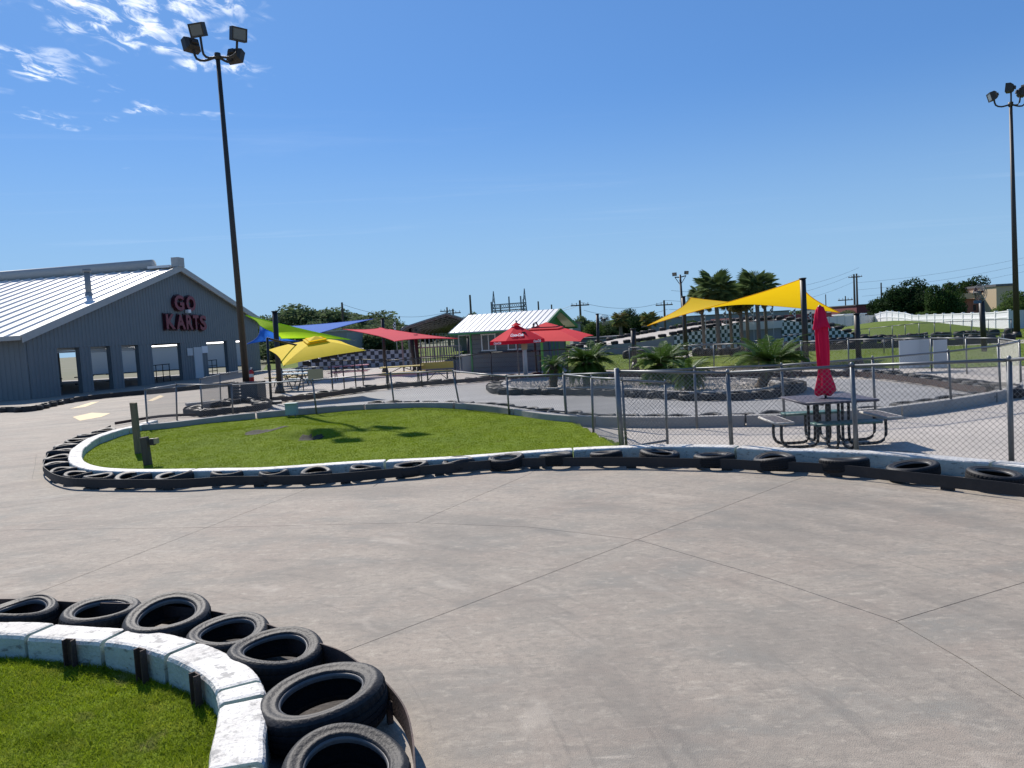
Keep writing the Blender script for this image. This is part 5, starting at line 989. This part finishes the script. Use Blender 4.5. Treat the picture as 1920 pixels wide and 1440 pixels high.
MB().box((0, .12, .70), (1.5, .03, .30)).obj('backrest', m_ybench, t); MB().box((0, -.1, .45), (1.5, .4, .035)).obj('seat', m_ybench, t)
for s in (-1, 1): MB().tube([(s * .45, 0, .0), (s * .45, 0, .5)], .035, 8).obj('leg', m_blk, t); MB().tube([(s * .45, 0, .04), (0, 0, .44)], .02, 6).obj('brace', m_blk, t); MB().box((s * .45, 0, .02), (.08, .5, .03)).obj('foot', m_blk, t)
c = D(591, 702, 23.2); t = thing('board', 'blank tan board hung on the left chain link fence', 'board', c); MB().box((0, .03, 0), (.46, .02, .32)).obj('panel', m_card, t)
c = G(548, 783); t = thing('utility_box', 'small pale teal electrical box on a stand by the low wall', 'utility box', (c.x, c.y, 0)); z0, z1 = D(548, 777, c.y).z, D(548, 757, c.y).z
MB().box((0, 0, (z0 + z1) / 2), (.31, .22, z1 - z0)).obj('case', m_box, t); MB().box((0, -.01, z1 + .01), (.34, .26, .025)).obj('lid', m_box, t)
for x in (-.09, .09): MB().tube([(x, 0, 0), (x, 0, z0 + .02)], .018, 6).obj('leg', m_galv, t)
# timber posts in the lawn
def timber(label, base, top, w, m): 
    b = G(*base); tp_ = D(*top, b.y); t = thing('timber_post', label, 'post', (b.x, b.y, 0)); dx_ = tp_.x - b.x
    mb = MB(); a = w / 2; vs = []
    for k in range(7):
        q = k / 6; 
        for sx, sy in ((-1, -1), (-.8, -1.1), (1, -1), (1.1, .8), (1, 1), (-1, 1)): vs.append((sx * a * (1 + random.uniform(-.06, .06)) + dx_ * q, sy * a * (1 + random.uniform(-.06, .06)), tp_.z * q + (random.uniform(-.01, .01) if k == 6 else 0)))
    mb.add(vs, [(i * 6 + j, i * 6 + (j + 1) % 6, (i + 1) * 6 + (j + 1) % 6, (i + 1) * 6 + j) for i in range(6) for j in range(6)] + [tuple(range(36, 42))]); mb.obj('shaft', m, t); return t, tp_, b
timber('tall weathered timber post standing in the lawn by the left kerb bend', (260, 853), (250, 755), .105, m_wood)
t, tp_, b = timber('short dark timber stump with a small lamp in the left lawn', (278, 874), (270, 820), .115, m_wood2)
MB().box((.12, 0, tp_.z - .09), (.09, .08, .12)).obj('lamp_box', m_blk, t); MB().box((.19, 0, tp_.z - .075), (.06, .09, .10)).obj('lamp_lens', m_card, t)

# ================================================================ CYCADS
def frond_mesh(L_, arch, nl=26, wl=.16, drop=.0, seed=0):
    r_ = random.Random(seed); mb = MB(); pts = []
    for i in range(nl + 1):
        q = i / nl; pts.append(Vector((L_ * (q - .10 * q * q), 0, arch[0] * q - arch[1] * q * q)))
    mb.tube(pts, .009, 4, r2=.003)
    for i in range(2, nl + 1):
        q = i / nl; w = wl * math.sin(min(1, q * 1.15 + .12) * math.pi) ** .6 * (1 if q < .92 else .7); p = pts[i]; t = (pts[i] - pts[i - 1]).normalized()
        for s in (-1, 1):
            tip = p + Vector((w * .55, s * w, w * .35 - drop * w)) ; a = p + t * .013; b = p - t * .013; tip.z += r_.uniform(-.01, .01); a = p + t * .016; mb.add([a, b, tip - t * .011, tip + t * .011], [(0, 1, 2, 3)])
    return mb
FR = [frond_mesh(.9, a, 26, .13, 0, i).mesh('frond', m_cyc) for i, a in enumerate(((1.05, .55), (.75, .62), (.45, .60), (.12, .55)))]
def cycad(label, base, top, R_, nf=46, tr=.15, Y=None, up_only=False, droop=1.):
    b = G(*base, .12) if Y is None else D(*base, Y); c = D(*top, b.y); t = thing('cycad', label, 'cycad', (b.x, b.y, .1)); tp_ = Vector((c.x - b.x, 0, c.z - .1 - .05)); mb = MB(); N = 8; K = 9
    for k in range(K):
        q = k / (K - 1); p = tp_ * q; r = tr * (1.0 if q > .55 else .85) * (1 + .12 * (k % 2)); mb.lathe([(r * .8, -.03), (r * 1.12, .0), (r * .8, .06)], 12); o = len(mb.v) - 36
        for j in range(o, len(mb.v)): x, y, z = mb.v[j]; mb.v[j] = (x + p.x, y, z + p.z)
    mb.tube([(0, 0, 0), tp_], tr * .85, 12); mb.obj('trunk', m_brown, t)
    for k in range(nf):
        lv = (k / nf) ** .8; kind = min(3, int(lv * 4)) if not up_only else min(2, int(lv * 3)); o = link('frond', FR[kind], t, tp_ + Vector((0, 0, .03))); sc = R_ / .82 * random.uniform(.86, 1.1) * (.92 if kind == 0 else 1)
        o.scale = (sc, sc, sc * random.uniform(.85, 1.15)); o.rotation_euler = (random.uniform(-.15, .15), (random.uniform(-.05, .1) if kind < 3 else random.uniform(.15, .7) * droop), k * 2.399 + random.uniform(-.2, .2))
    return t
cycad('dense round cycad left of the others, beside the kiosk corner', (1103, 726), (1102, 679), 1.02, 80, .20)
cycad('wide cycad in front of the short black post', (1240, 722), (1240, 682), 1.15, 64, .17)
cycad('small low cycad right of the wide one', (1292, 734), (1292, 697), .75, 54, .14)
cycad('cycad with a leaning bare trunk and upswept fronds', (1424, 728), (1446, 681), 1.22, 46, .17, up_only=True)
cycad('small dark cycad in front of the kiosk door', (1037, 728), (1038, 684), .62, 34, .16)
# ================================================================ PALMS AND TREES
def fan_mesh(seed, R_=.62):
    r_ = random.Random(seed); mb = MB(); n = 26; mb.tube([(0, 0, 0), (.55, 0, .04)], .012, 4); c = Vector((.55, 0, .04))
    for i in range(n):
        a = (i / (n - 1) - .5) * 4.3; L_ = R_ * (.75 + .25 * math.cos(a * .6)) * r_.uniform(.9, 1.05); d = Vector((math.cos(a), math.sin(a), 0)); e = Vector((-d.y, d.x, 0)) * .020; m_ = c + d * L_ * .6 + Vector((0, 0, .03 - .05 * abs(math.sin(a)))); tp_ = c + d * L_ + Vector((0, 0, -.16 * L_ - .05 * r_.random())); mb.add([c, m_ + e, tp_, m_ - e], [(0, 1, 2), (0, 2, 3)])
    return mb
FG = [fan_mesh(i).mesh('frond', m_frond) for i in range(3)]; FY = [fan_mesh(i + 7).mesh('frond', m_fdry) for i in range(2)]
def palm(label, cx, cy, Y, R_, nf=40, dry=10, tr=.13, basez=0.):
    c = D(cx, cy, Y); bx = c.x + .1; t = thing('palm_tree', label, 'palm tree', (bx, Y, basez), 0, 'palms behind the yellow sail'); tp_ = Vector((c.x - bx, 0, c.z - basez))
    mb = MB().tube([(0, 0, 0), tp_ * .5 + Vector((.03, 0, 0)), tp_], tr, 12); mb.obj('trunk', m_palmtr, t, True); b = MB(); b.lathe([(tr, tp_.z - .95), (tr * 1.9, tp_.z - .8), (tr * 1.7, tp_.z - .45), (tr * 1.0, tp_.z - .1)], 10); o = b.obj('boot_collar', m_brown, t, False, ); o.location.x = tp_.x
    for k in range(nf + dry):
        dr_ = k >= nf; o = link('frond', random.choice(FY if dr_ else FG), t, tp_ + Vector((0, 0, -.12 if dr_ else 0))); el_ = random.uniform(.5, 1.15) if dr_ else 1.15 - 2.05 * (k / nf) ** .9
        s = R_ / 1.15 * random.uniform(.85, 1.1) * (.85 if dr_ else 1); o.scale = (s, s, s); o.rotation_euler = (random.uniform(-.5, .5), (el_ if dr_ else -el_), k * 2.399 + random.random() * .4)
    return t
palm('dense round headed palm, tallest of the left palm cluster', 1341, 545, 47, 1.45, 40, 8); palm('smaller palm leaning out at the far left of the cluster', 1314, 561, 49, 1.1, 26, 10, .1); palm('palm tucked behind the left cluster with a thin trunk', 1366, 556, 50, 1.15, 24, 8, .1)
palm('yellowing palm between the two palm clusters', 1386, 562, 48, 1.0, 14, 26, .1); palm('palm at the left of the right cluster', 1397, 553, 50, 1.05, 24, 8, .11); palm('tallest palm of the right cluster', 1417, 541, 47, 1.4, 40, 6, .12); palm('palm at the right end of the right cluster', 1432, 552, 51, 1.1, 24, 6, .1)
def crown_mesh(seed, n, leaf, m, blobs=9, flat=.8, open_=.0):
    """leaf sized faces over overlapping uneven clumps; unit crown: radius ~1 wide, height ~1.6, base at z=0"""
    r = np.random.default_rng(seed); B = []
    for i in range(blobs):
        a = r.uniform(0, 6.28); d = r.uniform(.0, .62); z = r.uniform(.28, 1.32); d *= 1.0 if z < .95 else .62; B.append((math.cos(a) * d, math.sin(a) * d, z, r.uniform(.26, .46)))
    B.append((0, 0, .75, .6)); B = np.array(B); k = r.choice(len(B), n, p=B[:, 3] ** 2 / (B[:, 3] ** 2).sum()); d = r.normal(size=(n, 3)); d /= np.linalg.norm(d, axis=1)[:, None]; rad = B[k, 3] * (r.uniform(.55, 1.12, n) ** .6)
    tw = 1 + .16 * np.sin(d[:, 0] * 9 + k) * np.sin(d[:, 2] * 8 + k * 2); p = B[k, :3] + d * (rad * tw)[:, None]; p[:, 2] = B[k, 2] + d[:, 2] * rad * tw * flat
    nrm = d + r.normal(size=(n, 3)) * .55; nrm /= np.linalg.norm(nrm, axis=1)[:, None]; u = np.cross(nrm, r.normal(size=(n, 3))); u /= np.linalg.norm(u, axis=1)[:, None]; v = np.cross(nrm, u); L_ = leaf * r.uniform(.6, 1.3, n)[:, None]
    V = np.stack([p - u * L_, p - v * L_ * .55, p + u * L_, p + v * L_ * .55], 1).reshape(-1, 3); q = np.arange(n)[:, None] * 4
    return npmesh('crown', V, q + [0, 1, 2, 3], m)
CR = {m_.name: [crown_mesh(i * 5 + j, 5200, .050, m_, 10 + i, .85) for i in range(3)] for j, m_ in enumerate((m_leaf1, m_leaf2, m_leaf3, m_pine))}
TR = MB().tube([(0, 0, 0), (.01, 0, .5), (0, 0, 1)], .045, 8, r2=.02)
for a, z in ((0, .35), (2, .5), (4, .45), (5.2, .6)): TR.tube([(0, 0, z), (math.cos(a) * .25, math.sin(a) * .25, z + .3)], .02, 5, r2=.008)
TRm = TR.mesh('trunk', m_brown)
def tree(label, px, pytop, Y, rw, m=m_leaf2, v=0, hz=None, trunkq=.25, grp=None, depth=1.0):
    c = D(px, pytop, Y); H = c.z; t = thing('tree', label, 'tree', (c.x, Y, 0), 0, grp); cr_ = link('crown', CR[m.name][v % 3], t, (0, 0, H * trunkq)); hc = H * (1 - trunkq); cr_.scale = (rw, rw * depth, hc / 1.68); cr_.rotation_euler.z = v * 1.7 + px; tk = link('trunk', TRm, t, (0, 0, -.1)); tk.scale = (H * .8, H * .8, H * .9); return t
gl = 'trees on the wooded skyline left of the kiosk'
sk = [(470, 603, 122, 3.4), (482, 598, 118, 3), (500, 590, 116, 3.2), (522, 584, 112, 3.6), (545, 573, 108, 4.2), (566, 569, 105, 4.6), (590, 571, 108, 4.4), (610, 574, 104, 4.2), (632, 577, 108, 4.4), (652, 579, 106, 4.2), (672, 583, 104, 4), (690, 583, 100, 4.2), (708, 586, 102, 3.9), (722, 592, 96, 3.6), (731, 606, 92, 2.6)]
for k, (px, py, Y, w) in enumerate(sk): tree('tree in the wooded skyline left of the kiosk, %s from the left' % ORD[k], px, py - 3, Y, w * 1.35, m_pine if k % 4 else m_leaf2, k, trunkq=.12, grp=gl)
for k in range(13): tree('lower tree in front of the left wooded skyline, %s from the left' % ORD[k], 496 + k * 19.5, 598 + (k * 7) % 9 + (8 if k > 10 else 0), 92 - (k % 3) * 4, 3.6, (m_leaf2, m_pine, m_pine)[k % 3], k + 1, trunkq=.05, grp='lower trees in front of the left skyline')
dk = 'dark trees behind the white vinyl fence'
for k, (px, py, Y, w, mm, lb) in enumerate([(1652, 560, 96, 2.6, m_leaf1, 'low dark tree at the left end of the dark grove'), (1672, 536, 92, 3.0, m_leaf1, 'broad dark tree in the left of the dark grove'), (1693, 527, 90, 3.2, m_leaf1, 'broad dark tree in the middle of the dark grove'), (1714, 523, 90, 3.3, m_leaf1, 'tallest dark tree of the grove behind the white fence'), (1732, 536, 88, 2.7, m_leaf1, 'dark tree at the right end of the dark grove'),
    (1755, 524, 84, 2.0, m_leaf2, 'lighter green tree right of the dark grove'), (1770, 530, 84, 2.2, m_leaf2, 'lighter green tree left of the terracotta building'), (1780, 521, 100, 2.6, m_leaf2, 'tree rising behind the terracotta building at its left'), (1808, 518, 112, 3.4, m_leaf2, 'tree crown above the terracotta building roof'), (1838, 518, 112, 3.2, m_leaf1, 'dark tree crown above the terracotta building roof'), (1738, 577, 80, 1.4, m_leaf3, 'small pale bush at the foot of the lighter green tree')]): tree(lb, px, py, Y, w, mm, k, trunkq=.06, grp=dk)
for k, (px, py, Y, w, lb) in enumerate([(1896, 556, 74, 1.9, 'bright green shrub left of the right lamp post'), (1885, 566, 72, 1.5, 'low bright green shrub by the terracotta wall'), (1918, 540, 76, 2.4, 'bright green tree at the right edge of the photo')]): tree(lb, px, py, Y, w, m_leaf3, k, trunkq=.05)
for k, (px, py, Y, w, mm, lb) in enumerate([(1075, 592, 84, 1.8, m_pine, 'pale tree just right of the kiosk roof'), (1090, 587, 90, 2.0, m_pine, 'pale tree by the utility pole right of the kiosk'), (1110, 599, 76, 1.7, m_leaf3, 'yellow green tree left of the slim black post'), (1132, 607, 80, 2.0, m_leaf1, 'dark low tree under the round fan near the kiosk'), (1150, 613, 78, 1.6, m_leaf1, 'dark bush right of the round fan near the kiosk'),
    (1168, 588, 84, 1.6, m_leaf1, 'dark tree left of the tallest middle tree'), (1182, 579, 84, 2.0, m_leaf1, 'tallest tree of the middle clump'), (1196, 588, 82, 1.7, m_leaf1, 'dark tree right of the tallest middle tree'), (1208, 585, 120, 2.6, m_pine, 'round distant tree above the grey roofs'), (1236, 588, 125, 2.6, m_pine, 'second round distant tree above the grey roofs'), (1300, 596, 72, 2.0, m_leaf2, 'green bush behind the palm trunks'), (1322, 598, 74, 2.2, m_leaf1, 'dark bush behind the palm trunks'), (1275, 604, 74, 1.2, m_leaf3, 'pale bush behind the ramp'),
    (876, 583, 130, 2.2, m_pine, 'small distant tree left of the pylons'), (890, 582, 132, 2.0, m_pine, 'small distant tree behind the kiosk ridge'), (908, 585, 132, 1.6, m_pine, 'tiny distant tree behind the kiosk ridge'), (1560, 604, 78, 1.6, m_pine, 'small tree behind the grey vinyl fence'), (1585, 580, 100, 2.4, m_pine, 'grey green tree behind the right grey building')]): tree(lb, px, py, Y, w, mm, k, trunkq=.06)
fw_ = [(1130 + k * 34 + random.uniform(-8, 8), 600 - (k * 34) * .052 + random.uniform(-3, 3), 210 + random.uniform(-15, 15), 9) for k in range(24)]
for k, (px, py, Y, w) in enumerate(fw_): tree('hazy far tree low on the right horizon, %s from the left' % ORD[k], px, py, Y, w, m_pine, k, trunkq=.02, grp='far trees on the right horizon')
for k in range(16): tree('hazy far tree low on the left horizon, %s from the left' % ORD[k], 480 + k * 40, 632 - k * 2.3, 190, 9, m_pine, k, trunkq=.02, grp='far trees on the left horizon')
for k, (px, py, w) in enumerate([(1163, 601, .9), (1218, 600, .9)]):
    c = D(px, py, 72); t = thing('palm_tree', 'short pale palm %s of the tallest middle tree' % ('left' if k == 0 else 'right'), 'palm tree', (c.x, 72, 0)); MB().tube([(0, 0, 0), (0, 0, c.z)], .16, 8).obj('trunk', m_palmtr, t)
    for q in range(30): o = link('frond', random.choice(FY + FG[:1]), t, (0, 0, c.z)); s = w; o.scale = (s, s, s); o.rotation_euler = (random.uniform(-.4, .4), -1.1 + 1.9 * q / 30, q * 2.4)
# ================================================================ BACKGROUND BUILDINGS
def px_block(name, label, cat, x0, x1, ytop, Y, dpt, m, roofm=None, ang=0., rh=0.12, win=0):
    a, b = D(x0, ytop, Y), D(x1, ytop, Y); h = (D((x0 + x1) / 2, ytop, Y)).z; w = b.x - a.x; t = thing(name, label, cat, ((a.x + b.x) / 2, Y, 0), ang); MB().box((0, dpt / 2, h / 2), (w, dpt, h)).obj('wall', m, t); MB().box((0, dpt / 2, h + rh / 2 + .002), (w + .3, dpt + .3, rh)).obj('roof', roofm or m_dgreyroof, t)
    for k in range(win): MB().box((-w / 2 + (k + .5) * w / win, -.02, h * .55), (w / win * .3, .06, h * .3)).obj('window', m_glass, t)
    return t
px_block('warehouse', 'low grey warehouse with dark roof right of the middle trees', 'building', 1178, 1300, 597, 112, 14, m_grey)
px_block('warehouse', 'long low grey building behind the yellow sail', 'building', 1300, 1480, 588, 118, 14, m_grey)
px_block('shop', 'low building with maroon roof behind the palm trunks', 'building', 1372, 1556, 600, 84, 8, m_grey, m_redroof, rh=.5)
px_block('warehouse', 'low grey warehouse right of the yellow sail tip', 'building', 1560, 1632, 574, 120, 12, m_grey)
px_block('shed', 'low grey flat roofed building behind the slim black post', 'building', 1080, 1180, 634, 72, 6, m_grey)
px_block('house', 'small dark building under the right end of the tree grove', 'building', 1606, 1634, 572, 100, 8, m_redroof)
px_block('van', 'long white trailer behind the vinyl fence', 'trailer', 1583, 1622, 590, 88, 3, m_white, m_white)
px_block('house', 'tiny grey house between the kiosk and the utility pole', 'building', 1073, 1088, 606, 70, 4, m_grey, win=2)
t = px_block('terracotta_building', 'terracotta building with tan parapet behind the white fence', 'building', 1786, 1884, 560, 108, 14, m_brick, m_brick, rh=.05, win=6)
a, b = D(1786, 550, 107.6), D(1884, 545, 107.6); z0, z1 = D(1835, 560, 107.6).z, D(1835, 550, 107.6).z; w = b.x - a.x; MB().box((0, -.35, (z0 + z1) / 2 + .1), (w, .5, z1 - z0)).obj('parapet', m_tan, t)
px_block('terracotta_building', 'taller right wing of the terracotta building', 'building', 1868, 1906, 536, 104, 12, m_tan, m_dgreyroof, rh=.3)
px_block('warehouse', 'low brown roofed building seen past the lime sail', 'building', 590, 650, 622, 74, 8, m_grey, m_trim)
# open steel shed (arched frames) left of the kiosk
sh_ = thing('steel_shed', 'open sided steel shed with arched frames left of the kiosk', 'shed', (0, 0, 0)); Yf, SL = 46., 44.; pk, le, re = D(838, 589, Yf), D(752, 614, Yf), D(926, 612, Yf)
px_ = [(le.x, 0), (le.x, le.z - .42), (le.x + .08, le.z - .18), (le.x + .30, le.z - .02), (pk.x, pk.z), (re.x - .30, re.z - .02), (re.x - .08, re.z - .18), (re.x, re.z - .42), (re.x, 0)]
for k in range(15):
    y = Yf + k * SL / 14.; MB().tube([(x, y, z - .06) for x, z in px_], .055, 6).obj('arch_frame', m_grey, sh_)
mb = MB(); q = px_[1:-1]; N = len(q); mb.add([(x, y, z + dz) for dz in (0, .05) for y in (Yf - .2, Yf + SL + .2) for x, z in q], [(i, i + 1, N + i + 1, N + i) for i in range(N - 1)] + [(2 * N + i, 2 * N + i + 1, 3 * N + i + 1, 3 * N + i) for i in range(N - 1)] + [(i, i + 1, 2 * N + i + 1, 2 * N + i) for i in range(N - 1)]); mb.obj('roof', mat('shed_sheet', (.075, .078, .08), .6), sh_)
MB().tube([(q[i][0], Yf - .24, q[i][1] + .03) for i in range(N)], .06, 6).obj('edge_trim', mat('sage_trim', (.20, .25, .22), .5), sh_)
for k in range(1, 8):
    for a_ in (le, re): x = a_.x + (pk.x - a_.x) * k / 8; z = a_.z + (pk.z - a_.z) * k / 8 - .1; MB().tube([(x, Yf, z), (x, Yf + SL, z)], .035, 5).obj('purlin', m_grey, sh_)
MB().box(((le.x + re.x) / 2, Yf + SL, 1.4), (re.x - le.x, .1, 2.8)).obj('back_wall', m_grey, sh_)
# ================================================================ FANS, FLAGS, POLES, WIRES
def wire_fan(label, px, py, Y, r, yaw):
    c = D(px, py, Y); t = thing('wire_fan', label, 'fan', c, yaw); mb = MB()
    for rr in (1, .75, .5, .28): mb.tube([(rr * r * math.cos(a * .314), -.08 if rr < 1 else 0, rr * r * math.sin(a * .314)) for a in range(21)], .012, 5)
    for k in range(28): a = k * math.pi / 14; mb.tube([(.1 * math.cos(a), -.1, .1 * math.sin(a)), (r * math.cos(a), 0, r * math.sin(a))], .006, 4)
    mb.obj('guard', m_wire, t); b = MB()
    for k in range(3):
        a = k * 2.094 + .4; b.add([(.06 * math.cos(a - .5), .05, .06 * math.sin(a - .5)), (r * .88 * math.cos(a - .38), .08, r * .88 * math.sin(a - .38)), (r * .88 * math.cos(a + .38), .02, r * .88 * math.sin(a + .38)), (.06 * math.cos(a + .5), .03, .06 * math.sin(a + .5))], [(0, 1, 2, 3)])
    b.obj('blades', m_redroof if 'right' in label else m_grey, t); MB().tube([(0, 0, 0), (0, .3, 0)], .1, 8).obj('motor', m_blk, t); MB().tube([(0, .2, 0), (0, .25, -r * 1.2)], .03, 6).obj('bracket', m_blk, t)
wire_fan('round wire fan on the slim post near the kiosk', 1133, 600, 43.8, .31, .2); wire_fan('round wire fan above the red sail', 780, 619, 46.5, .27, .2); wire_fan('second round wire fan above the red sail, left of the first', 757, 621, 47.5, .27, -.3); wire_fan('round red bladed fan on the right black post', 1838, 549, 32.6, .37, .3)
c = D(1833, 566, 32.5); thing('small_sign', 'small blue sign on the right black post', 'sign', c, -.4, me=MB().box((0, 0, 0), (.28, .03, .13)).mesh('small_sign', m_bluec))
def flag(label, px, py, Y, h, baseY=None):
    c = D(px, py, Y); t = thing('checkered_flag', label, 'flag', (c.x, Y, 0), 0, 'checkered flags along the ramp'); MB().tube([(0, 0, 0), (0, 0, c.z)], .018, 6).obj('pole', m_offw, t); mb = MB(); n = 6; vs = []
    for k in range(n + 1):
        z = c.z - .03 - k * h / n; w = .20 * (.6 + .5 * math.sin(k * 1.1)); vs += [(0, 0, z), (-w, .03 * math.sin(k), z - .08)]
    mb.add(vs, [(2 * k, 2 * k + 2, 2 * k + 3, 2 * k + 1) for k in range(n)]); mb.obj('cloth', m_chkf, t)
for k, (px, py) in enumerate([(1322, 588), (1361, 582), (1412, 576), (1449, 575), (1491, 578), (1521, 583)]): flag('black and white checkered flag on the ramp, %s from the left' % ORD[k], px, py, 52.5, .75)
flag('black and white checkered flag behind the red sail', 741, 601, 60, 1.3)
def util(label, px, pyt, Y, arms=1, r=.14, xb=None, nm='utility_pole', metal=False):
    c = D(px, pyt, Y); t = thing(nm, label, 'utility pole', (c.x, Y, 0)); MB().tube([(0, 0, 0), (0, 0, c.z)], r * 1.2, 8, r2=r * .8).obj('pole', m_brown, t)
    for k in range(arms): z = c.z - .6 - k * 1.3; MB().box((0, 0, z), (2.2, .12, .14)).obj('crossarm', m_brown, t); MB().box((0, 0, z), (.01, .01, .01))
    if arms:
        for s in (-.95, -.4, .4, .95): MB().tube([(s, 0, c.z - .55), (s, 0, c.z - .3)], .05, 6).obj('insulator', m_offw, t)
    return Vector((c.x, Y, c.z))
u1 = util('utility pole rising from the wooded skyline on the left', 641, 567, 88, 0); u2 = util('bare utility pole left of the pylons', 881, 553, 110, 0, .16); u3 = util('short utility pole behind the steel shed', 838, 576, 120, 1); u4 = util('second short utility pole behind the steel shed', 849, 579, 110, 1)
u5 = util('utility pole right of the kiosk roof', 1087, 563, 92, 1); u6 = util('utility pole with a transformer left of the yellow sail', 1245, 563, 100, 1); u7 = util('left pole of the tall pair on the right', 1601, 514, 150, 1, .2); u8 = util('right pole of the tall pair on the right', 1606, 513, 152, 1, .2); u9 = util('thin utility pole right of the yellow sail', 1548, 552, 100, 0, .07); u10 = util('short utility pole right of the yellow sail tip', 1585, 555, 115, 1, .1); u11 = util('utility pole behind the dark grove', 1652, 530, 120, 0, .13); u12 = util('short pole between the pylons and the kiosk ridge', 1009, 565, 120, 0); u13 = util('tiny pole above the kiosk ridge', 1034, 571, 125, 0)
MB().lathe([(0, -.5), (.28, -.5), (.28, .4), (0, .45)], 10).obj('transformer', m_grey, [o for o in bpy.data.objects if o.get('label') == 'utility pole with a transformer left of the yellow sail'][0], True, ).location = (.5, -.2, u6.z - 2.3)
def wires(label, a, b, zs, sag=.8, r=.018):
    t = thing('power_line', label, 'power line', (0, 0, 0))
    for dz, dxx in zs:
        A_, B_ = Vector(a) + Vector((dxx, 0, dz)), Vector(b) + Vector((dxx, 0, dz)); MB().tube([A_.lerp(B_, k / 14) - Vector((0, 0, sag * 4 * (k / 14) * (1 - k / 14))) for k in range(15)], r, 4).obj('cable', m_grey, t)
wires('power cables from the left wood to the pole by the steel shed', u1, u4, ((-.2, 0), (-1.6, .3)), 1.2); wires('power cables from the pylons to the pole right of the kiosk', D(958, 575, 112), u5, ((-.3, -.4), (-.3, .6), (-1.8, 0)), 1.0); wires('power cables between the kiosk pole and the transformer pole', u5, u6, ((-.2, 0), (-1.2, .4), (-3, 0)), .8)
wires('power cables from the transformer pole to the tall pole pair', u6, u7, ((0, 0), (-1.2, .6), (1.2, 1)), 2.0); wires('power cables running off to the right behind the dark grove', u8, Vector((130, 165, 17)), ((-1.8, 0), (-3.2, 0), (-4.5, 1)), 1.5); wires('power cables crossing behind the lime sail', D(430, 618, 90), u1, ((-2.2, 0), (-3.2, 0), (-4.2, 0)), .4)
# pylons of the substation
ss = thing('substation', 'lattice steel substation gantry with two pointed masts behind the kiosk', 'substation', (0, 112, 0)); O = Vector((0, 112, 0)); Y = 112
def P3(px, py): p = D(px, py, Y); return Vector((p.x, 0, p.z))
for cx, ty in ((925, 546), (983, 541)):
    tpx = P3(cx, ty); bt = P3(cx, 600); mb = MB(); w0 = .55
    for sx, sy in ((-1, -1), (1, -1), (1, 1), (-1, 1)): mb.tube([(bt.x + sx * w0 * 1.3, sy * w0 * 1.3, 0), (tpx.x, 0, tpx.z)], .06, 4)
    for k in range(8): q = k / 8; z = tpx.z * q; w = w0 * 1.3 * (1 - q); z2 = tpx.z * (k + 1) / 8; w2 = w0 * 1.3 * (1 - (k + 1) / 8); x = bt.x + (tpx.x - bt.x) * q; mb.tube([(x - w, -w, z), (x + w2, -w2, z2)], .035, 4); mb.tube([(x + w, -w, z), (x - w2, -w2, z2)], .035, 4); mb.tube([(x - w, -w, z), (x + w, -w, z)], .035, 4)
    mb.obj('lattice_mast', m_grey, ss)
for (xa, ya, xb_, yb_) in ((921, 572, 987, 567), (921, 583, 987, 579)):
    a, b = P3(xa, ya), P3(xb_, yb_); mb = MB(); mb.tube([a, b], .07, 4); a2, b2_ = a - Vector((0, 0, .55)), b - Vector((0, 0, .55)); mb.tube([a2, b2_], .07, 4)
    for k in range(16): p = a.lerp(b, k / 16); q = a2.lerp(b2_, (k + 1) / 16); mb.tube([p, q], .03, 4); mb.tube([a2.lerp(b2_, k / 16), a.lerp(b, (k + 1) / 16)], .03, 4)
    mb.obj('lattice_beam', m_grey, ss)
for px, py in ((921, 566), (954, 556), (976, 555), (981, 561), (938, 571)): p = P3(px, py); MB().tube([(p.x, 0, 0), p], .12, 6).obj('column', m_grey, ss)
# karts and clutter silhouettes inside the building bays
